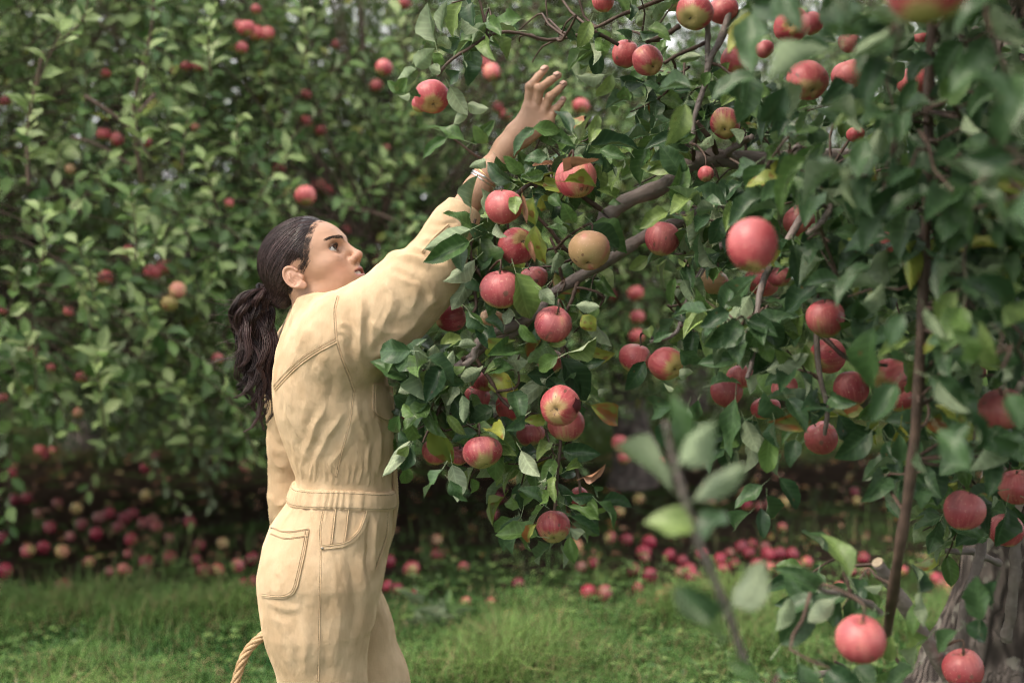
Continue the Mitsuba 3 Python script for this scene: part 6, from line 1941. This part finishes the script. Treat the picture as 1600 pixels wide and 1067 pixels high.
# ---- the rest of its foliage: leafy shoots in the places where the photograph shows leaves (x, y, spread x, y, distance, leaves)
BLOBS = [
    (760, 30, 60, 30, 2.95, 20), (870, 20, 60, 40, 3.0, 26), (960, 30, 50, 40, 3.0, 22), (1030, 140, 60, 50, 3.1, 30), (1180, 150, 40, 50, 3.05, 30), (1000, 230, 70, 40, 3.05, 30), (880, 240, 60, 40, 2.95, 26), (1090, 320, 60, 40, 3.05, 36),
    (820, 380, 60, 60, 2.97, 44), (880, 440, 40, 40, 2.98, 24), (720, 380, 40, 60, 2.9, 24), (760, 470, 50, 40, 2.93, 26), (680, 570, 50, 40, 2.88, 40), (650, 640, 40, 60, 2.87, 44), (720, 620, 60, 50, 2.92, 40), (800, 580, 60, 60, 2.95, 36),
    (790, 680, 60, 40, 2.92, 26), (870, 740, 40, 50, 2.9, 20), (890, 790, 40, 40, 2.9, 24), (640, 560, 30, 30, 2.88, 16), (620, 700, 18, 40, 2.86, 12),
    (1080, 440, 50, 40, 2.95, 30), (1130, 330, 60, 50, 2.75, 40), (1200, 330, 50, 60, 2.7, 36), (1240, 430, 50, 50, 2.65, 36), (1160, 480, 50, 40, 2.6, 30), (1120, 520, 60, 40, 2.6, 26), (1180, 570, 60, 50, 2.55, 36), (1240, 620, 50, 50, 2.6, 30),
    (1330, 520, 50, 60, 2.5, 34), (1300, 430, 60, 50, 2.5, 36), (1350, 640, 60, 40, 2.5, 32), (1250, 690, 50, 40, 2.6, 24), (1390, 450, 50, 60, 2.4, 34), (1300, 330, 60, 50, 2.4, 36), (1400, 330, 70, 60, 2.2, 40),
    (1230, 230, 50, 50, 2.5, 34), (1290, 180, 60, 60, 2.4, 34), (1220, 60, 50, 50, 2.3, 26), (1320, 40, 60, 50, 2.2, 30), (1370, 130, 60, 70, 2.1, 36), (1480, 150, 70, 70, 2.0, 44), (1560, 120, 60, 80, 2.1, 40), (1530, 260, 70, 70, 2.1, 46),
    (1450, 300, 60, 70, 2.0, 34), (1570, 380, 50, 60, 2.1, 36), (1500, 420, 70, 60, 2.2, 40), (1480, 520, 60, 60, 2.1, 36), (1560, 540, 50, 60, 2.0, 34), (1500, 640, 60, 50, 2.2, 34), (1580, 680, 40, 50, 2.1, 24), (1530, 720, 60, 40, 2.4, 24), (1400, 700, 40, 40, 2.3, 12),
    (1500, 60, 90, 60, 2.6, 60), (1560, 220, 60, 100, 2.8, 60), (1500, 380, 90, 80, 2.9, 70), (1560, 520, 60, 90, 2.9, 60), (1430, 200, 80, 90, 2.8, 60), (1350, 260, 60, 80, 2.9, 50), (1460, 600, 60, 60, 2.8, 36), (1590, 760, 40, 60, 2.6, 30),
    (1480, 790, 40, 40, 2.9, 20), (1560, 720, 40, 40, 2.8, 24), (1330, 900, 60, 40, 2.3, 14), (1400, 1040, 50, 20, 2.3, 8), (1230, 1000, 40, 40, 2.0, 8), (1180, 1060, 40, 20, 1.7, 10),
    (1540, 20, 80, 40, 1.6, 16), (1400, 60, 60, 40, 1.7, 10), (1590, 330, 40, 80, 1.5, 10), (1250, -40, 90, 30, 1.7, 14)]
L2 = Leaves()
rs = np.random.RandomState(33)
nodes = np.vstack([w[0] for w in WOOD])
shoots = []
APZ = APPLE_ARR


def shoot(s, out, ln, m, size, wood=True):
    near_n = nodes[np.argmin(((nodes - s) ** 2).sum(1))]
    gap = np.linalg.norm(near_n - s)
    near_n = near_n if gap < 0.20 else s - out * 0.05 + np.array([0, 0, 0.03])
    tip = s + out * ln + np.array([0, 0, -0.02])
    link = spline([near_n, (near_n + s) / 2 + rs.randn(3) * 0.01, s, (s + tip) / 2 + rs.randn(3) * 0.006, tip], 9)
    lx, ly, lw = project(link)
    if wood and not ((np.hypot(lx[:, None] - APZ[:, 0], ly[:, None] - APZ[:, 1]) < APZ[:, 2] + 3) & (lw[:, None] < APZ[:, 3])).any() and not ((lx > 0) & ((lx < 625) | ((lx < 700) & (ly < 570)))).any():
        shoots.append(tube(link, np.linspace(.0034, .0014, 9), 5, cap=False))
    a1 = unit(np.cross(out, [0.2, 0.3, 0.9]))
    a2 = np.cross(out, a1)
    ph = rs.rand() * 6.28
    for k in range(m):
        t = (k + 0.5) / m
        an = ph + 2.4 * k
        ax = unit(out * (0.4 + 0.6 * t) + a1 * math.cos(an) + a2 * math.sin(an) + [0, 0, -0.35] + 0.2 * rs.randn(3))
        nn = unit(np.array([-0.1, -0.85, 0.75]) + out * 0.3 + 0.5 * rs.randn(3))
        l = size * (0.7 + 0.5 * rs.rand())
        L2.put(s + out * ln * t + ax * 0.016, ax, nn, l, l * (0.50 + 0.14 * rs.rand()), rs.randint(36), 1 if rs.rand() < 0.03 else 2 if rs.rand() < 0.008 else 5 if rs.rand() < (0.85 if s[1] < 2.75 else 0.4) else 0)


for bx0, by0, sx, sy, D, n in BLOBS:
    for _ in range(max(1, round(n / (6 if D < 2.7 else 4)))):
        sx_, sy_ = bx0 + sx * rs.randn() * 0.75, by0 + sy * rs.randn() * 0.75
        if sx_ < 640 or (sx_ < 1200 and sy_ > 880) or (sx_ < 730 and 200 < sy_ < 500):
            continue
        s = at(sx_, sy_, D + 0.10 * rs.randn())
        shoot(s, unit(rs.randn(3) + [-0.3, 0, -0.2]), 0.05 + 0.08 * rs.rand(), 6, 0.072)
rows2 = L2.array()
# leaves do not hide the apples that show, nor the face, the hand and the clothes that are clear in the photograph
px, py, w = project(rows2[:, :3] + rows2[:, 3:6] * rows2[:, 9:10] * 0.5)
pxt, pyt, _ = project(rows2[:, :3] + rows2[:, 3:6] * rows2[:, 9:10] * 0.9)
pxb, pyb, _ = project(rows2[:, :3] + rows2[:, 3:6] * rows2[:, 9:10] * 0.15)
gone = np.zeros(len(rows2), bool)
for ax_, ay_, ar_, ad_ in APPLE_ARR:
    hit = np.minimum(np.minimum(np.hypot(px - ax_, py - ay_), np.hypot(pxt - ax_, pyt - ay_)), np.hypot(pxb - ax_, pyb - ay_))
    gone |= (hit < ar_ * 0.92 + (7 if ar_ > 21 else 3)) & (w < ad_ + 0.02) & (rs.rand(len(px)) < (0.97 if ar_ > 21 else 0.85))
clear_lines = [([(1300, 246), (1190, 252), (1112, 247), (1040, 288), (985, 312), (945, 335)], 22, 3.2), ([(1010, 372), (958, 402), (905, 433), (870, 460)], 17, 2.95), ([(1136, 49), (1110, 92), (1100, 139), (1085, 190), (1080, 225)], 13, 2.92),
               ([(926, 46), (980, 22), (1040, -5)], 9, 2.9), ([(1062, 40), (1012, 67)], 10, 2.9), ([(1102, 66), (1038, 98)], 9, 2.9), ([(1450, 60), (1448, 250), (1440, 480), (1432, 650), (1415, 800)], 13, 2.2), ([(1470, 1030), (1420, 955), (1372, 880)], 24, 2.5),
               ([(1560, 900), (1500, 990), (1450, 1060)], 60, 3.6), ([(1580, 900), (1560, 1000)], 50, 3.6), ([(812, 513), (765, 525), (740, 550)], 18, 2.86)]
for pts, wid, dd in clear_lines:                    # wood that is bare in the photograph
    q = spline(np.array(pts, float), 40)
    dist = np.min(np.hypot(px[:, None] - q[:, 0], py[:, None] - q[:, 1]), 1)
    gone |= (dist < wid + 9) & (w < dd + 0.05) & (rs.rand(len(px)) < 0.88)
gone |= (px < 612) | ((px < 700) & (py < 455)) | ((px < 1200) & (py > 870)) | ((px > 790) & (px < 890) & (py < 205))
gone |= (w < 3.0) & (px < 690) & (py < 530) & (py > 200)
rows2 = rows2[~gone]

# ---- its crown above and beside the picture, which shades the right-hand side
L3, L2 = L2, Leaves()
for _ in range(1500):
    a, q = rs.rand() * 6.28, math.sqrt(rs.rand())
    s = np.array([1.5 + 1.3 * q * math.cos(a), 2.6 + 2.3 * q * math.sin(a), 0])
    s[2] = 1.85 + 1.1 * rs.rand() * (1 - q * q * 0.5)
    sx_, sy_, sw_ = project(s)
    mg = 60 + 420 / max(sw_, 0.3)
    if sw_ < 0.55 or (sy_ > -mg and sx_ < 1600 + mg):
        continue
    shoot(s, unit(rs.randn(3) + [0, 0, 0.4]), 0.14, 9, 0.085, False)
for _ in range(350):
    s = np.array([1.0 + 1.4 * rs.rand(), 0.6 + 4.0 * rs.rand(), 0.6 + 1.6 * rs.rand()])
    if project(s)[0] > 1660 + 420 / max(project(s)[2], 0.3):
        shoot(s, unit(rs.randn(3)), 0.14, 9, 0.085, False)
for _ in range(1100):                                # unseen canopy overhead and behind the camera, added to darken the right side
    s = np.array([0.65 + 2.8 * rs.rand(), -1.6 + 5.8 * rs.rand(), 0])
    s[2] = 1.80 + 0.24 * max(s[1], 0) + 0.35 + 0.8 * rs.rand()
    sx_, sy_, sw_ = project(s)
    if sw_ > 0.02 and sy_ > -60 - 420 / max(sw_, 0.05):
        continue
    shoot(s, unit(rs.randn(3) + [0, 0, 0.3]), 0.14, 9, 0.09, False)
crown = L2.array()
bad = np.zeros(len(crown), bool)                     # only what hangs clear of the view
for t_ in (0.0, 0.5, 1.0):
    cx_, cy_, cw_ = project(crown[:, :3] + crown[:, 3:6] * crown[:, 9:10] * t_)
    m_ = 40 + 170 / np.maximum(cw_, 0.05)
    bad |= (cw_ > 0.02) & (cx_ > -m_) & (cx_ < 1600 + m_) & (cy_ > -m_) & (cy_ < 1067 + m_)
print('crown leaves dropped', bad.sum(), 'of', len(bad))
crown = crown[~bad]
v, f = join(shoots)
k = add('fine_twig', (v, f), 'twig_bark', near)
tag(k, kind='stuff')
px, py, w = project(rows2[:, :3])
inside = (px > 0) & (px < 1600) & (py > 0) & (py < 1067)
score = np.where(inside, rows2[:, 9] / w, 0)
hx, hy, hw = project(hand_rows[:, :3] + hand_rows[:, 3:6] * 0.4)
hs = np.where((hx > 0) & (hx < 1600) & (hy > 0) & (hy < 1067), hand_rows[:, 9] * hand_rows[:, 10] / hw**2, 0)
ho = np.argsort(-hs)
n_hand = min(len(hand_rows), 250)
order = np.argsort(-score)
n_big = 300 - n_hand
leaf_parts(np.vstack([hand_rows[ho[:n_hand]], rows2[order[:n_big]]]), near, len(FINE))
leaf_mass(np.vstack([hand_rows[ho[n_hand:]], rows2[order[n_big:]]]), near, FINE + CURLED[:0])
leaf_mass(crown, near, THIN, 'shading_foliage')
print('leaves', len(hand_rows), len(rows2), len(crown))
